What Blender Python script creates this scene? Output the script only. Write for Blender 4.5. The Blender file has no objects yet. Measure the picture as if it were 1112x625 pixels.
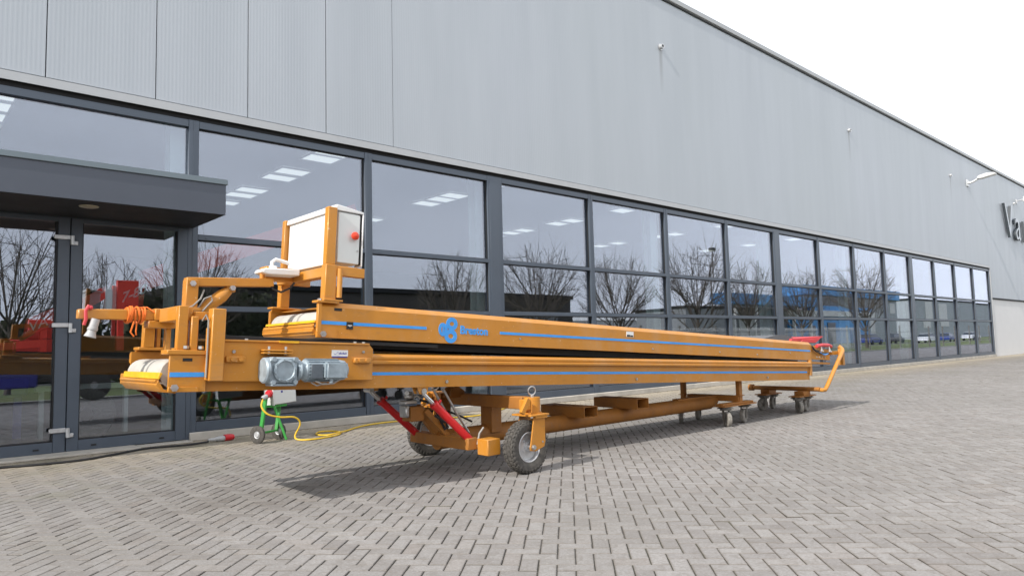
import bpy, bmesh, math, random
from mathutils import Vector, Matrix
random.seed(7)
SC = bpy.context.scene
COL = SC.collection
R = math.radians
PI = math.pi

# ------------------------------------------------------------------ mesh helpers
class Frame:
    """local (s along, t across, h up) -> world, tilted by angle a about Y"""
    def __init__(s, ox, oy, oz, a=0.0, yaw=0.0):
        s.o = Vector((ox, oy, oz)); s.a = a; s.yaw = yaw
    def __call__(f, p):
        s, t, h = p
        x = s*math.cos(f.a) + h*math.sin(f.a); z = -s*math.sin(f.a) + h*math.cos(f.a)
        c, n = math.cos(f.yaw), math.sin(f.yaw)
        return f.o + Vector((x*c - t*n, x*n + t*c, z))
W = Frame(0, 0, 0)

class MB:
    def __init__(s, fr=W): s.bm = bmesh.new(); s.fr = fr
    def _v(s, p): return s.bm.verts.new(s.fr(p))
    def poly(s, pts, smooth=False):
        f = s.bm.faces.new([s._v(p) for p in pts]); f.smooth = smooth; return f
    def _bev(s, edges, bev, seg=1):
        if bev > 0:
            bmesh.ops.bevel(s.bm, geom=list(edges), offset=bev, segments=seg, affect='EDGES', clamp_overlap=True)
    def box(s, lo, hi, bev=0.004, seg=1):
        (a, b, c), (d, e, f) = lo, hi
        if a > d: a, d = d, a
        if b > e: b, e = e, b
        if c > f: c, f = f, c
        V = [s._v(p) for p in ((a,b,c),(d,b,c),(d,e,c),(a,e,c),(a,b,f),(d,b,f),(d,e,f),(a,e,f))]
        F = [s.bm.faces.new([V[i] for i in q]) for q in ((3,2,1,0),(4,5,6,7),(0,1,5,4),(1,2,6,5),(2,3,7,6),(3,0,4,7))]
        es = {e for g in F for e in g.edges}
        m = min(d-a, e-b, f-c)
        s._bev(es, min(bev, m*0.3), seg)
        return s
    def prism(s, poly, t0, t1, bev=0.0):
        """poly in (s,h), extruded along t"""
        A = [s._v((x, t0, z)) for x, z in poly]; B = [s._v((x, t1, z)) for x, z in poly]
        n = len(poly); F = [s.bm.faces.new(A), s.bm.faces.new(B[::-1])]
        for i in range(n):
            j = (i+1) % n; F.append(s.bm.faces.new((A[j], A[i], B[i], B[j])))
        bmesh.ops.recalc_face_normals(s.bm, faces=F)
        s._bev({e for g in F for e in g.edges}, bev); return s
    def prism_x(s, poly, x0, x1, bev=0.0):
        """poly in (t,h), extruded along s"""
        A = [s._v((x0, y, z)) for y, z in poly]; B = [s._v((x1, y, z)) for y, z in poly]
        n = len(poly); F = [s.bm.faces.new(A), s.bm.faces.new(B[::-1])]
        for i in range(n):
            j = (i+1) % n; F.append(s.bm.faces.new((A[j], A[i], B[i], B[j])))
        bmesh.ops.recalc_face_normals(s.bm, faces=F)
        s._bev({e for g in F for e in g.edges}, bev); return s
    def prism_z(s, poly, z0, z1, bev=0.0):
        A = [s._v((x, y, z0)) for x, y in poly]; B = [s._v((x, y, z1)) for x, y in poly]
        n = len(poly); F = [s.bm.faces.new(A), s.bm.faces.new(B[::-1])]
        for i in range(n):
            j = (i+1) % n; F.append(s.bm.faces.new((A[j], A[i], B[i], B[j])))
        bmesh.ops.recalc_face_normals(s.bm, faces=F)
        s._bev({e for g in F for e in g.edges}, bev); return s
    def bar(s, p0, p1, w, d, bev=0.003, up=(0, 0, 1)):
        """rectangular bar between two local points (w across, d along 'up')"""
        a, b = s.fr(p0), s.fr(p1); ax = (b-a).normalized()
        u = Vector(up); sd = ax.cross(u)
        if sd.length < 1e-4: sd = ax.cross(Vector((1, 0, 0)))
        sd.normalize(); u = sd.cross(ax).normalized()
        V = []
        for q in (a, b):
            for i, j in ((-1,-1),(1,-1),(1,1),(-1,1)): V.append(s.bm.verts.new(q + sd*w/2*i + u*d/2*j))
        F = [s.bm.faces.new([V[i] for i in q]) for q in ((0,1,2,3),(7,6,5,4),(0,4,5,1),(1,5,6,2),(2,6,7,3),(3,7,4,0))]
        bmesh.ops.recalc_face_normals(s.bm, faces=F)
        s._bev({e for g in F for e in g.edges}, min(bev, w*.3, d*.3)); return s
    def tube(s, pts, r, n=10, caps=True, rr=None):
        P = [s.fr(p) for p in pts]; rings = []; N = None
        for i, p in enumerate(P):
            d = (P[min(i+1, len(P)-1)] - P[max(i-1, 0)]).normalized()
            if N is None:
                N = d.cross(Vector((0, 0, 1)))
                if N.length < 1e-3: N = d.cross(Vector((1, 0, 0)))
            N = (N - d*N.dot(d)).normalized(); B = d.cross(N)
            q = rr[i] if rr else r
            rings.append([s.bm.verts.new(p + (N*math.cos(2*PI*k/n) + B*math.sin(2*PI*k/n))*q) for k in range(n)])
        for a, b in zip(rings, rings[1:]):
            for k in range(n):
                f = s.bm.faces.new((a[k], a[(k+1) % n], b[(k+1) % n], b[k])); f.smooth = True
        if caps:
            s.bm.faces.new(rings[0][::-1]); s.bm.faces.new(rings[-1])
        return s
    def cyl(s, p0, p1, r, n=20, r1=None): return s.tube([p0, p1], r, n, True, [r, r if r1 is None else r1])
    def lathe(s, prof, c, axis, n=32, closed=False):
        """prof list of (radius, along) round 'axis' through local point c"""
        o = s.fr(c); ax = (s.fr(tuple(Vector(c)+Vector(axis))) - o).normalized()
        N = ax.cross(Vector((0, 0, 1)))
        if N.length < 1e-3: N = ax.cross(Vector((1, 0, 0)))
        N.normalize(); B = ax.cross(N); rings = []
        for r, a in prof:
            rings.append([s.bm.verts.new(o + ax*a + (N*math.cos(2*PI*k/n) + B*math.sin(2*PI*k/n))*max(r, 1e-4)) for k in range(n)])
        pr = list(zip(rings, rings[1:])) + ([(rings[-1], rings[0])] if closed else [])
        F = []
        for a, b in pr:
            for k in range(n): F.append(s.bm.faces.new((a[k], a[(k+1) % n], b[(k+1) % n], b[k])))
        bmesh.ops.recalc_face_normals(s.bm, faces=F)
        return s
    def ball(s, c, r, sc=(1, 1, 1), seg=16):
        M = Matrix.Translation(s.fr(c)) @ Matrix.Diagonal((r*sc[0], r*sc[1], r*sc[2], 1))
        bmesh.ops.create_uvsphere(s.bm, u_segments=seg, v_segments=seg//2, radius=1, matrix=M); return s
    def bolt(s, c, axis, r=0.012, l=0.012):
        c = Vector(c); a = Vector(axis)
        return s.tube([tuple(c), tuple(c+a*l)], r, 6)

OFF = {}
def thing(name, label, cat, loc, group=None):
    o = bpy.data.objects.new(name, None); COL.objects.link(o); o.location = loc; o.empty_display_size = .2
    o['label'] = label; o['category'] = cat
    if group: o['group'] = group
    OFF[o] = Vector(loc); return o
def obj(name, mb, mat, parent=None, loc=None, sharp=38):
    off = OFF[parent] if parent else Vector(loc or (0, 0, 0))
    bm = mb.bm
    for v in bm.verts: v.co -= off
    me = bpy.data.meshes.new(name); bm.to_mesh(me); bm.free()
    for p in me.polygons: p.use_smooth = True
    me.set_sharp_from_angle(angle=R(sharp))
    if mat: me.materials.append(mat)
    o = bpy.data.objects.new(name, me); COL.objects.link(o)
    if parent: o.parent = parent
    else: o.location = off
    OFF[o] = off; return o
def tag(o, label, cat, group=None):
    o['label'] = label; o['category'] = cat
    if group: o['group'] = group
    return o
def struct(o, kind='structure'): o['kind'] = kind; return o
def dup(o, loc=None, parent=None, rotz=None):
    c = o.copy(); COL.objects.link(c)
    if parent: c.parent = parent
    if loc is not None: c.location = loc
    if rotz is not None: c.rotation_euler = (0, 0, rotz)
    for ch in list(o.children): dup(ch, None, c)
    return c
def text_mb(txt, size, depth, place, bold=0.0, shear=0.0, align='LEFT'):
    """text as real geometry; place(x,y,z)->world"""
    cu = bpy.data.curves.new('lettering', 'FONT'); cu.body = txt; cu.size = size; cu.extrude = depth
    cu.offset = bold; cu.shear = shear; cu.align_x = align; cu.resolution_u = 4
    o = bpy.data.objects.new('lettering_tmp', cu); COL.objects.link(o)
    bpy.context.view_layer.update()
    me = bpy.data.meshes.new_from_object(o.evaluated_get(bpy.context.evaluated_depsgraph_get()))
    mb = MB(); mb.bm.from_mesh(me)
    for v in mb.bm.verts: v.co = place(*v.co)
    bmesh.ops.recalc_face_normals(mb.bm, faces=mb.bm.faces)
    bpy.data.objects.remove(o); bpy.data.curves.remove(cu); bpy.data.meshes.remove(me)
    return mb

# ------------------------------------------------------------------ materials
def L(r, g, b):
    f = lambda c: (c/255/12.92) if c/255 <= .04045 else ((c/255+.055)/1.055)**2.4
    return (f(r), f(g), f(b), 1)
class NT:
    def __init__(s, name):
        s.m = bpy.data.materials.new(name); s.m.use_nodes = True; s.t = s.m.node_tree
        s.b = s.t.nodes['Principled BSDF']; s.out = s.t.nodes['Material Output']
    def n(s, ty, **k):
        x = s.t.nodes.new(ty)
        for a, v in k.items(): setattr(x, a, v)
        return x
    def l(s, a, b): s.t.links.new(a, b)
    def val(s, x, i):
        if isinstance(x, (int, float)): i.default_value = x
        else: s.l(x, i)
    def math(s, op, a, b=None, c=None, clamp=False):
        x = s.n('ShaderNodeMath', operation=op); x.use_clamp = clamp
        for i, v in enumerate((a, b, c)):
            if v is not None: s.val(v, x.inputs[i])
        return x.outputs[0]
    def coord(s, which='Object'): return s.n('ShaderNodeTexCoord').outputs[which]
    def geo(s): return s.n('ShaderNodeNewGeometry').outputs['Position']
    def sep(s, v):
        x = s.n('ShaderNodeSeparateXYZ'); s.l(v, x.inputs[0]); return x.outputs
    def scale(s, v, sc):
        x = s.n('ShaderNodeMapping'); x.inputs['Scale'].default_value = sc; s.l(v, x.inputs[0]); return x.outputs[0]
    def noise(s, v, sc, det=4, rough=.6, dist=0):
        x = s.n('ShaderNodeTexNoise'); x.inputs['Scale'].default_value = sc; x.inputs['Detail'].default_value = det
        x.inputs['Roughness'].default_value = rough; x.inputs['Distortion'].default_value = dist
        s.l(v, x.inputs['Vector']); return x.outputs['Fac']
    def ramp(s, f, stops):
        x = s.n('ShaderNodeValToRGB'); e = x.color_ramp.elements
        while len(e) < len(stops): e.new(.5)
        for q, (p, c) in zip(e, stops):
            q.position = p; q.color = c if len(c) == 4 else (*c, 1)
        s.l(f, x.inputs[0]); return x.outputs[0]
    def mix(s, f, a, b, mode='MIX'):
        x = s.n('ShaderNodeMix', data_type='RGBA', blend_type=mode); s.val(f, x.inputs[0])
        for v, i in ((a, 6), (b, 7)):
            if isinstance(v, tuple): x.inputs[i].default_value = v
            else: s.l(v, x.inputs[i])
        return x.outputs[2]
    def rng(s, f, a, b, c=0, d=1):
        x = s.n('ShaderNodeMapRange'); s.l(f, x.inputs[0])
        for i, v in enumerate((a, b, c, d)): x.inputs[i+1].default_value = v
        return x.outputs[0]
    def bump(s, h, st=.3, dist=.01):
        x = s.n('ShaderNodeBump'); x.inputs['Strength'].default_value = st; x.inputs['Distance'].default_value = dist
        s.l(h, x.inputs['Height']); s.l(x.outputs[0], s.b.inputs['Normal']); return x
    def col(s, c): s.val(c, s.b.inputs['Base Color']) if not isinstance(c, tuple) else setattr(s.b.inputs['Base Color'], 'default_value', c); return s
    def rough(s, v): s.val(v, s.b.inputs['Roughness']); return s

def plain(name, c, rough=.5, metal=0.0, var=.12, sc=6.0, bump=0.0, spec=.5):
    t = NT(name); p = t.coord(); n = t.noise(p, sc, 5)
    d = tuple(x*(1-var) for x in c[:3])+(1,); u = tuple(min(1, x*(1+var)) for x in c[:3])+(1,)
    t.col(t.ramp(n, [(.3, d), (.7, u)])); t.rough(t.rng(n, .2, .8, rough*.8, min(1, rough*1.2)))
    t.b.inputs['Metallic'].default_value = metal; t.b.inputs['Specular IOR Level'].default_value = spec
    if bump: t.bump(t.noise(p, sc*8, 3), bump, .002)
    return t.m
M = {}
def paint_orange():
    t = NT('orange_machine_paint'); p = t.coord()
    n1 = t.noise(p, 1.3, 5); n2 = t.noise(t.scale(p, (3, 3, 14)), 2.2, 6, .7); n3 = t.noise(p, 34, 3)
    c = t.ramp(n1, [(.3, (.50, .205, .020, 1)), (.7, (.60, .25, .030, 1))])
    c = t.mix(t.rng(n2, .56, .74, 0, .55), c, (.33, .165, .06, 1))            # grime
    c = t.mix(t.rng(n3, .69, .74, 0, .6), c, (.70, .55, .38, 1))
    sc_ = t.noise(t.scale(p, (2.2, 9, 30)), 3.0, 7, .72); c = t.mix(t.rng(sc_, .66, .71, 0, .45), c, (.66, .46, .26, 1))   # scuffs along the beams
    du = t.noise(t.scale(p, (1.2, 1.2, .5)), 2.4, 5, .65); c = t.mix(t.rng(du, .48, .72, 0, .28), c, (.46, .34, .22, 1))        # dust film               # chips
    t.col(c); t.rough(t.rng(n2, .3, .75, .34, .62)); t.b.inputs['Coat Weight'].default_value = .12
    t.bump(t.noise(p, 60, 2), .06, .002); return t.m
M['orange'] = paint_orange()
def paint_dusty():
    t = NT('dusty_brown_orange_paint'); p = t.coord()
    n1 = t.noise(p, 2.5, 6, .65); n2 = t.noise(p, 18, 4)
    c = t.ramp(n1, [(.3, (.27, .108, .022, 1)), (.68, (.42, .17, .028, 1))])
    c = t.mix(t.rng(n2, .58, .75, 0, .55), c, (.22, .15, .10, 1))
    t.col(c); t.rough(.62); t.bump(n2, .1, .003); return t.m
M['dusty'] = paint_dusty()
M['blue'] = plain('blue_stripe_paint', (.06, .33, .80, 1), .4, 0, .1, 5)
M['red'] = plain('red_paint', (.62, .018, .02, 1), .32, 0, .12, 8)
M['redrub'] = plain('red_rubber', (.60, .05, .06, 1), .5, 0, .15, 8)
M['steel'] = plain('zinc_steel', (.55, .55, .54, 1), .35, .85, .15, 20)
M['rod'] = plain('chrome_rod', (.75, .75, .75, 1), .18, 1, .05, 10)
M['motor'] = plain('grey_blue_motor_paint', (.30, .36, .40, 1), .42, .1, .2, 14, .1)
M['motordark'] = plain('dark_motor_paint', (.10, .12, .14, 1), .5, 0, .2, 14)
M['belt'] = plain('white_pvc_belt', (.50, .485, .44, 1), .5, 0, .14, 9, .05)
M['beltmark'] = plain('grey_belt_seam', (.30, .29, .27, 1), .6, 0, .1, 9)
M['yellow'] = plain('yellow_guard_paint', (.78, .42, .02, 1), .45, 0, .15, 9)
M['rubber'] = plain('dusty_tyre_rubber', (.080, .074, .066, 1), .85, 0, .4, 30, .15)
M['black'] = plain('black_rubber', (.015, .015, .016, 1), .6, 0, .3, 12)
M['rim'] = plain('silver_rim', (.62, .63, .64, 1), .35, .5, .15, 14)
M['castor'] = plain('worn_grey_castor_wheel', (.24, .225, .20, 1), .75, 0, .35, 25, .1)
M['castormetal'] = plain('dusty_castor_steel', (.20, .185, .165, 1), .6, .4, .3, 20)
M['white'] = plain('white_cabinet_paint', (.80, .80, .79, 1), .38, 0, .02, 3)
M['cabinet'] = plain('light_grey_cabinet_paint', (.70, .72, .70, 1), .4, 0, .04, 3)
M['button'] = plain('red_button', (.75, .06, .02, 1), .3, 0, .03, 3)
M['cordorange'] = plain('orange_cord', (.75, .17, .02, 1), .55, 0, .1, 20)
M['cordyellow'] = plain('yellow_cable', (.72, .47, .03, 1), .5, 0, .08, 12)
M['green'] = plain('green_stand_paint', (.05, .33, .06, 1), .4, 0, .15, 10)
M['frame'] = plain('anthracite_aluminium', (.082, .102, .132, 1), .36, .1, .06, 2)
M['framelight'] = plain('grey_aluminium_trim', (.16, .20, .225, 1), .36, .1, .06, 2)
M['soffit'] = plain('black_soffit_board', (.014, .013, .0125, 1), .5, 0, .1, 2)
M['fascia'] = plain('dark_grey_fascia', (.078, .090, .115, 1), .45, .1, .07, 1.5)
M['flash'] = plain('pale_flashing', (.41, .42, .43, 1), .45, .1, .06, 2)
M['plaster'] = plain('white_render_wall', (.66, .66, .66, 1), .8, 0, .03, 1.2, .1)
M['concrete'] = plain('pale_concrete', (.46, .43, .38, 1), .85, 0, .2, 3, .25)
M['dark'] = plain('dark_gap', (.02, .02, .022, 1), .8, 0, .1, 3)
M['column'] = plain('pale_interior_column', (.55, .62, .62, 1), .5, 0, .05, 2)
M['intfloor'] = plain('dark_showroom_floor', (.05, .05, .05, 1), .35, 0, .2, 1)
M['intwall'] = plain('showroom_wall', (.10, .10, .105, 1), .7, 0, .1, .5)
M['ceil'] = plain('showroom_ceiling', (.22, .23, .24, 1), .8, 0, .05, .5)
M['letter'] = plain('grey_letter_metal', (.47, .50, .54, 1), .4, .2, .04, 3)
M['letterside'] = plain('dark_letter_return', (.05, .06, .07, 1), .5, 0, .1, 3)
M['plastic'] = plain('white_plastic', (.75, .75, .74, 1), .4, 0, .06, 10)
M['redplug'] = plain('red_plug_plastic', (.60, .02, .03, 1), .35, 0, .06, 10)
M['greyplug'] = plain('grey_plug_plastic', (.42, .42, .42, 1), .5, 0, .1, 10)
M['bark'] = plain('bare_tree_bark', (.105, .088, .070, 1), .9, 0, .3, 12)
M['twig'] = plain('bare_twigs', (.125, .105, .085, 1), .9, 0, .3, 8)
M['fence'] = plain('galvanised_fence', (.40, .41, .41, 1), .5, .3, .1, 3)
M['hall'] = plain('dark_brown_hall_cladding', (.075, .066, .058, 1), .7, 0, .2, .7)
M['paleh'] = plain('pale_hall_cladding', (.70, .69, .67, 1), .7, 0, .08, .3)
M['greyh'] = plain('grey_hall_cladding', (.36, .39, .40, 1), .6, 0, .08, .2)
M['bluebld'] = plain('blue_building_cladding', (.09, .33, .68, 1), .5, 0, .1, .4)
M['whitebld'] = plain('white_building_band', (.66, .66, .64, 1), .6, 0, .04, .5)
M['greybld'] = plain('grey_building_wall', (.27, .28, .29, 1), .6, 0, .1, .4)
M['darkglass'] = plain('dark_far_glass', (.04, .05, .06, 1), .08, 0, .1, .3)
M['hedge'] = plain('hedge_leaves', (.055, .062, .030, 1), .9, 0, .6, 3)
M['asphalt'] = plain('asphalt', (.055, .055, .055, 1), .85, 0, .25, 6, .1)
M['kerb'] = plain('kerb_stone', (.34, .33, .31, 1), .85, 0, .15, 4)
M['ired'] = plain('red_showroom_machine', (.85, .07, .045, 1), .4, 0, .1, 2)
M['iblue'] = plain('blue_showroom_machine', (.06, .06, .30, 1), .5, 0, .1, 2)
M['tyrewall'] = plain('car_tyre', (.03, .03, .03, 1), .8)

def cladding():
    t = NT('grey_microrib_cladding'); g = t.geo(); x, y, z = t.sep(g)
    n1 = t.noise(t.scale(g, (1, 1, .12)), 1.6, 5, .6); n2 = t.noise(t.scale(g, (.4, .4, .25)), .35, 3)
    c = t.ramp(n1, [(.3, (.428, .458, .498, 1)), (.7, (.478, .508, .548, 1))])
    c = t.mix(t.rng(n2, .4, .65, 0, .4), c, (.42, .455, .475, 1))
    # drip stains below the overflow spouts (every 11.45 m)
    u = t.math('SUBTRACT', x, 14.64); u = t.math('FLOORED_MODULO', t.math('ADD', u, 5.725), 11.45)
    u = t.math('ABSOLUTE', t.math('SUBTRACT', u, 5.725))
    st = t.math('MULTIPLY', t.rng(u, .02, .10, 1, 0), t.rng(z, 7.4, 8.66, 0, 1))
    st = t.math('MULTIPLY', st, t.math('LESS_THAN', z, 8.68))
    c = t.mix(t.math('MULTIPLY', st, .7), c, (.25, .255, .26, 1))
    pan = t.n('ShaderNodeTexWhiteNoise', noise_dimensions='1D'); t.l(t.math('FLOOR', t.math('DIVIDE', t.math('SUBTRACT', x, .24), 1.28)), pan.inputs['W'])
    c = t.mix(1.0, c, t.ramp(pan.outputs[0], [(0, (.985, .985, .985, 1)), (1, (1, 1, 1, 1))]), 'MULTIPLY')
    t.col(c); t.rough(.5); t.b.inputs['Metallic'].default_value = .15
    rib = t.math('SINE', t.math('MULTIPLY', x, 2*PI/.05))
    t.bump(t.rng(rib, -.5, .5, 0, 1), .22, .003); return t.m
M['clad'] = cladding()

PAV_A, PAV_S = R(43.3), .1022
def paver_mat(name, joints):
    t = NT(name); g = t.geo()
    mp = t.n('ShaderNodeMapping'); mp.inputs['Rotation'].default_value = (0, 0, -PAV_A); mp.inputs['Scale'].default_value = (1/PAV_S,)*3
    t.l(g, mp.inputs[0]); u, v, _ = t.sep(mp.outputs[0])
    i = t.math('FLOOR', u); j = t.math('FLOOR', v); fu = t.math('SUBTRACT', u, i); fv = t.math('SUBTRACT', v, j)
    m = t.math('FLOORED_MODULO', t.math('SUBTRACT', i, j), 4.0)
    isH = t.math('LESS_THAN', m, 1.5); isV = t.math('SUBTRACT', 1.0, isH)
    m1 = t.math('COMPARE', m, 1.0, .2); m2 = t.math('COMPARE', m, 2.0, .2)
    a = t.math('ADD', t.math('MULTIPLY', isH, t.math('ADD', fu, m1)), t.math('MULTIPLY', isV, t.math('ADD', fv, m2)))
    b = t.math('ADD', t.math('MULTIPLY', isH, fv), t.math('MULTIPLY', isV, fu))
    e = t.math('MINIMUM', t.math('MINIMUM', a, t.math('SUBTRACT', 2.0, a)), t.math('MINIMUM', b, t.math('SUBTRACT', 1.0, b)))
    ci = t.math('SUBTRACT', i, m1); cj = t.math('SUBTRACT', j, m2)
    cx = t.n('ShaderNodeCombineXYZ'); t.l(ci, cx.inputs[0]); t.l(cj, cx.inputs[1]); t.l(isH, cx.inputs[2])
    wn = t.n('ShaderNodeTexWhiteNoise', noise_dimensions='3D'); t.l(cx.outputs[0], wn.inputs['Vector'])
    fine = t.noise(g, 60, 6, .75); mid = t.noise(g, 4.5, 5, .65); big = t.noise(g, .35, 4, .6, .6); spot = t.noise(g, 26, 5, .75); blot = t.noise(g, 13, 4, .6, .8)
    base = t.ramp(wn.outputs['Value'], [(0, (.225, .210, .202, 1)), (.3, (.275, .262, .254, 1)), (.6, (.305, .293, .285, 1)), (.85, (.335, .322, .312, 1)), (1, (.270, .243, .225, 1))])
    base = t.mix(t.rng(mid, .35, .7, 0, .35), base, (.36, .35, .34, 1))
    base = t.mix(t.rng(big, .42, .62, 0, .5), base, (.225, .216, .205, 1))
    base = t.mix(t.rng(blot, .48, .66, 0, .5), base, (.19, .174, .158, 1))
    base = t.mix(t.rng(fine, .34, .62, .55, 0), base, (.15, .135, .12, 1))
    base = t.mix(t.rng(spot, .60, .72, 0, .7), base, (.43, .415, .395, 1))
    base = t.mix(t.rng(t.noise(g, 2.1, 3, .5), .72, .76, 0, .35), base, (.20, .235, .215, 1))
    base = t.mix(t.rng(e, .035, .14, .50, 0), base, (.15, .133, .115, 1))
    gx, gy, _ = t.sep(g)
    near = t.math('ADD', t.rng(gy, -2.9, -.3, 0, 1), t.math('MULTIPLY', t.math('SUBTRACT', mid, .5), 1.3), clamp=True)
    near = t.math('MULTIPLY', near, t.rng(gy, -3.6, -1.6, 0, 1))
    base = t.mix(t.math('MULTIPLY', near, .60), base, (.30, .25, .175, 1))
    foot = t.math('MULTIPLY', t.rng(gy, -1.1, -.25, 0, 1), t.rng(mid, .3, .6, .2, 1))
    base = t.mix(t.math('MULTIPLY', foot, .8), base, (.44, .385, .30, 1))
    moss = t.math('MULTIPLY', t.rng(t.noise(g, .9, 5, .7), .52, .66, 0, .5), t.rng(gy, -5.5, -2.0, .10, 1))
    base = t.mix(moss, base, (.15, .145, .095, 1))
    if joints:
        jn = t.math('MULTIPLY', t.rng(e, .030, .050, 1, 0), t.rng(t.math('ADD', foot, near, clamp=True), .2, .9, .85, .2))
        base = t.mix(jn, base, (.085, .077, .065, 1))
    t.col(base); t.rough(.9); t.b.inputs['Specular IOR Level'].default_value = .3
    t.bump(t.math('ADD', fine, t.math('MULTIPLY', spot, .8)), .35, .004); return t.m
M['pavers'] = paver_mat('clay_paver_face', False); M['paverfar'] = paver_mat('clay_pavers_with_joints', True)
def bedmat():
    t = NT('joint_sand_and_dirt'); g = t.geo(); n = t.noise(g, 9, 5, .7); n2 = t.noise(g, 1.1, 4, .6); _, gy, _ = t.sep(g)
    c = t.ramp(n, [(.35, (.080, .071, .061, 1)), (.65, (.135, .122, .105, 1))]); c = t.mix(t.rng(n2, .5, .65, 0, .6), c, (.085, .085, .05, 1))
    c = t.mix(t.math('MULTIPLY', t.rng(gy, -1.6, -.4, 0, .9), t.rng(n2, .35, .6, .4, 1)), c, (.36, .30, .22, 1))
    t.col(c); t.rough(1.0); t.bump(n, .6, .01); return t.m
M['bed'] = bedmat()
def paver_mesh(x0, x1, y0, y1):
    rnd = random.Random(5); V, F = [], []; S, ca, sa = PAV_S, math.cos(PAV_A), math.sin(PAV_A)
    us = [x*ca+y*sa for x in (x0, x1) for y in (y0, y1)]; vs = [-x*sa+y*ca for x in (x0, x1) for y in (y0, y1)]
    g, ch, dp = .0033, .0036, .0125
    for i in range(int(min(us)/S)-2, int(max(us)/S)+3):
        for j in range(int(min(vs)/S)-2, int(max(vs)/S)+3):
            m = (i-j) % 4
            if m == 0: lu, lv = 2*S, S
            elif m == 3: lu, lv = S, 2*S
            else: continue
            cu, cv = i*S+lu/2, j*S+lv/2; cx, cy = cu*ca-cv*sa, cu*sa+cv*ca
            if not (x0 < cx < x1 and y0 < cy < y1): continue
            z = rnd.gauss(0, .0011); tx, ty = rnd.gauss(0, .007), rnd.gauss(0, .007); rt = rnd.gauss(0, .004); ou, ov = rnd.gauss(0, .0007), rnd.gauss(0, .0007)
            hu, hv = lu/2-g+rnd.gauss(0, .0006), lv/2-g+rnd.gauss(0, .0006); n = len(V)
            for du, dv, dz in ((hu-ch, hv-ch, 0), (hu, hv, -ch), (hu, hv, -dp)):
                for p, q in ((-1, -1), (1, -1), (1, 1), (-1, 1)):
                    a, b = p*du, q*dv; a, b = a-b*rt+ou, b+a*rt+ov
                    V.append(((cu+a)*ca-(cv+b)*sa, (cu+a)*sa+(cv+b)*ca, z+dz+a*tx+b*ty))
            F.append((n, n+1, n+2, n+3))
            for o in (0, 4):
                for k in range(4): F.append((n+o+k, n+o+4+k, n+o+4+(k+1) % 4, n+o+(k+1) % 4))
    me = bpy.data.meshes.new('paved_yard'); me.from_pydata(V, [], F); me.update()
    me.polygons.foreach_set('material_index', [1 if k % 9 > 4 else 0 for k in range(len(F))]); return me

def glass():
    t = NT('coated_window_glass'); t.t.nodes.remove(t.b)
    ge = t.n('ShaderNodeNewGeometry'); d = t.n('ShaderNodeVectorMath', operation='DOT_PRODUCT')
    t.l(ge.outputs['Incoming'], d.inputs[0]); t.l(ge.outputs['Normal'], d.inputs[1])
    c = t.math('ABSOLUTE', d.outputs['Value']); k = t.math('POWER', t.math('SUBTRACT', 1.0, c), 3.2)
    f = t.math('MULTIPLY_ADD', k, .80, .19, clamp=True)
    tr = t.n('ShaderNodeBsdfTransparent'); tr.inputs[0].default_value = (.85, .90, .91, 1)
    gl = t.n('ShaderNodeBsdfGlossy'); gl.inputs['Roughness'].default_value = .0; gl.inputs[0].default_value = (.85, .885, 1, 1)
    nz = t.noise(ge.outputs['Position'], .55, 1); bp = t.n('ShaderNodeBump'); bp.inputs['Strength'].default_value = .10; bp.inputs['Distance'].default_value = .0016
    t.l(nz, bp.inputs['Height']); t.l(bp.outputs[0], gl.inputs['Normal'])
    mx = t.n('ShaderNodeMixShader'); t.l(f, mx.inputs[0]); t.l(tr.outputs[0], mx.inputs[1]); t.l(gl.outputs[0], mx.inputs[2])
    t.l(mx.outputs[0], t.out.inputs[0]); return t.m
M['glass'] = glass()
def emit(name, c, st):
    t = NT(name); t.b.inputs['Emission Color'].default_value = c; t.b.inputs['Emission Strength'].default_value = st
    t.b.inputs['Base Color'].default_value = (.6, .6, .6, 1); return t.m
M['lamp'] = emit('lit_ceiling_panel', (1, .99, .95, 1), .8)
M['downlight'] = plain('downlight_glass', (.45, .40, .30, 1), .3)
def grassmat():
    t = NT('verge_grass'); g = t.geo(); n = t.noise(g, 2.5, 6, .7); n2 = t.noise(g, .3, 3)
    c = t.ramp(n, [(.3, (.075, .105, .030, 1)), (.7, (.14, .17, .055, 1))]); c = t.mix(t.rng(n2, .45, .65, 0, .5), c, (.12, .11, .05, 1))
    t.col(c); t.rough(.95); t.bump(n, .6, .03); return t.m
M['grass'] = grassmat()
def earth():
    t = NT('far_ground'); g = t.geo(); n = t.noise(g, .08, 5)
    t.col(t.ramp(n, [(.35, (.10, .10, .07, 1)), (.65, (.17, .16, .13, 1))])); t.rough(.95); return t.m
M['earth'] = earth()

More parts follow.
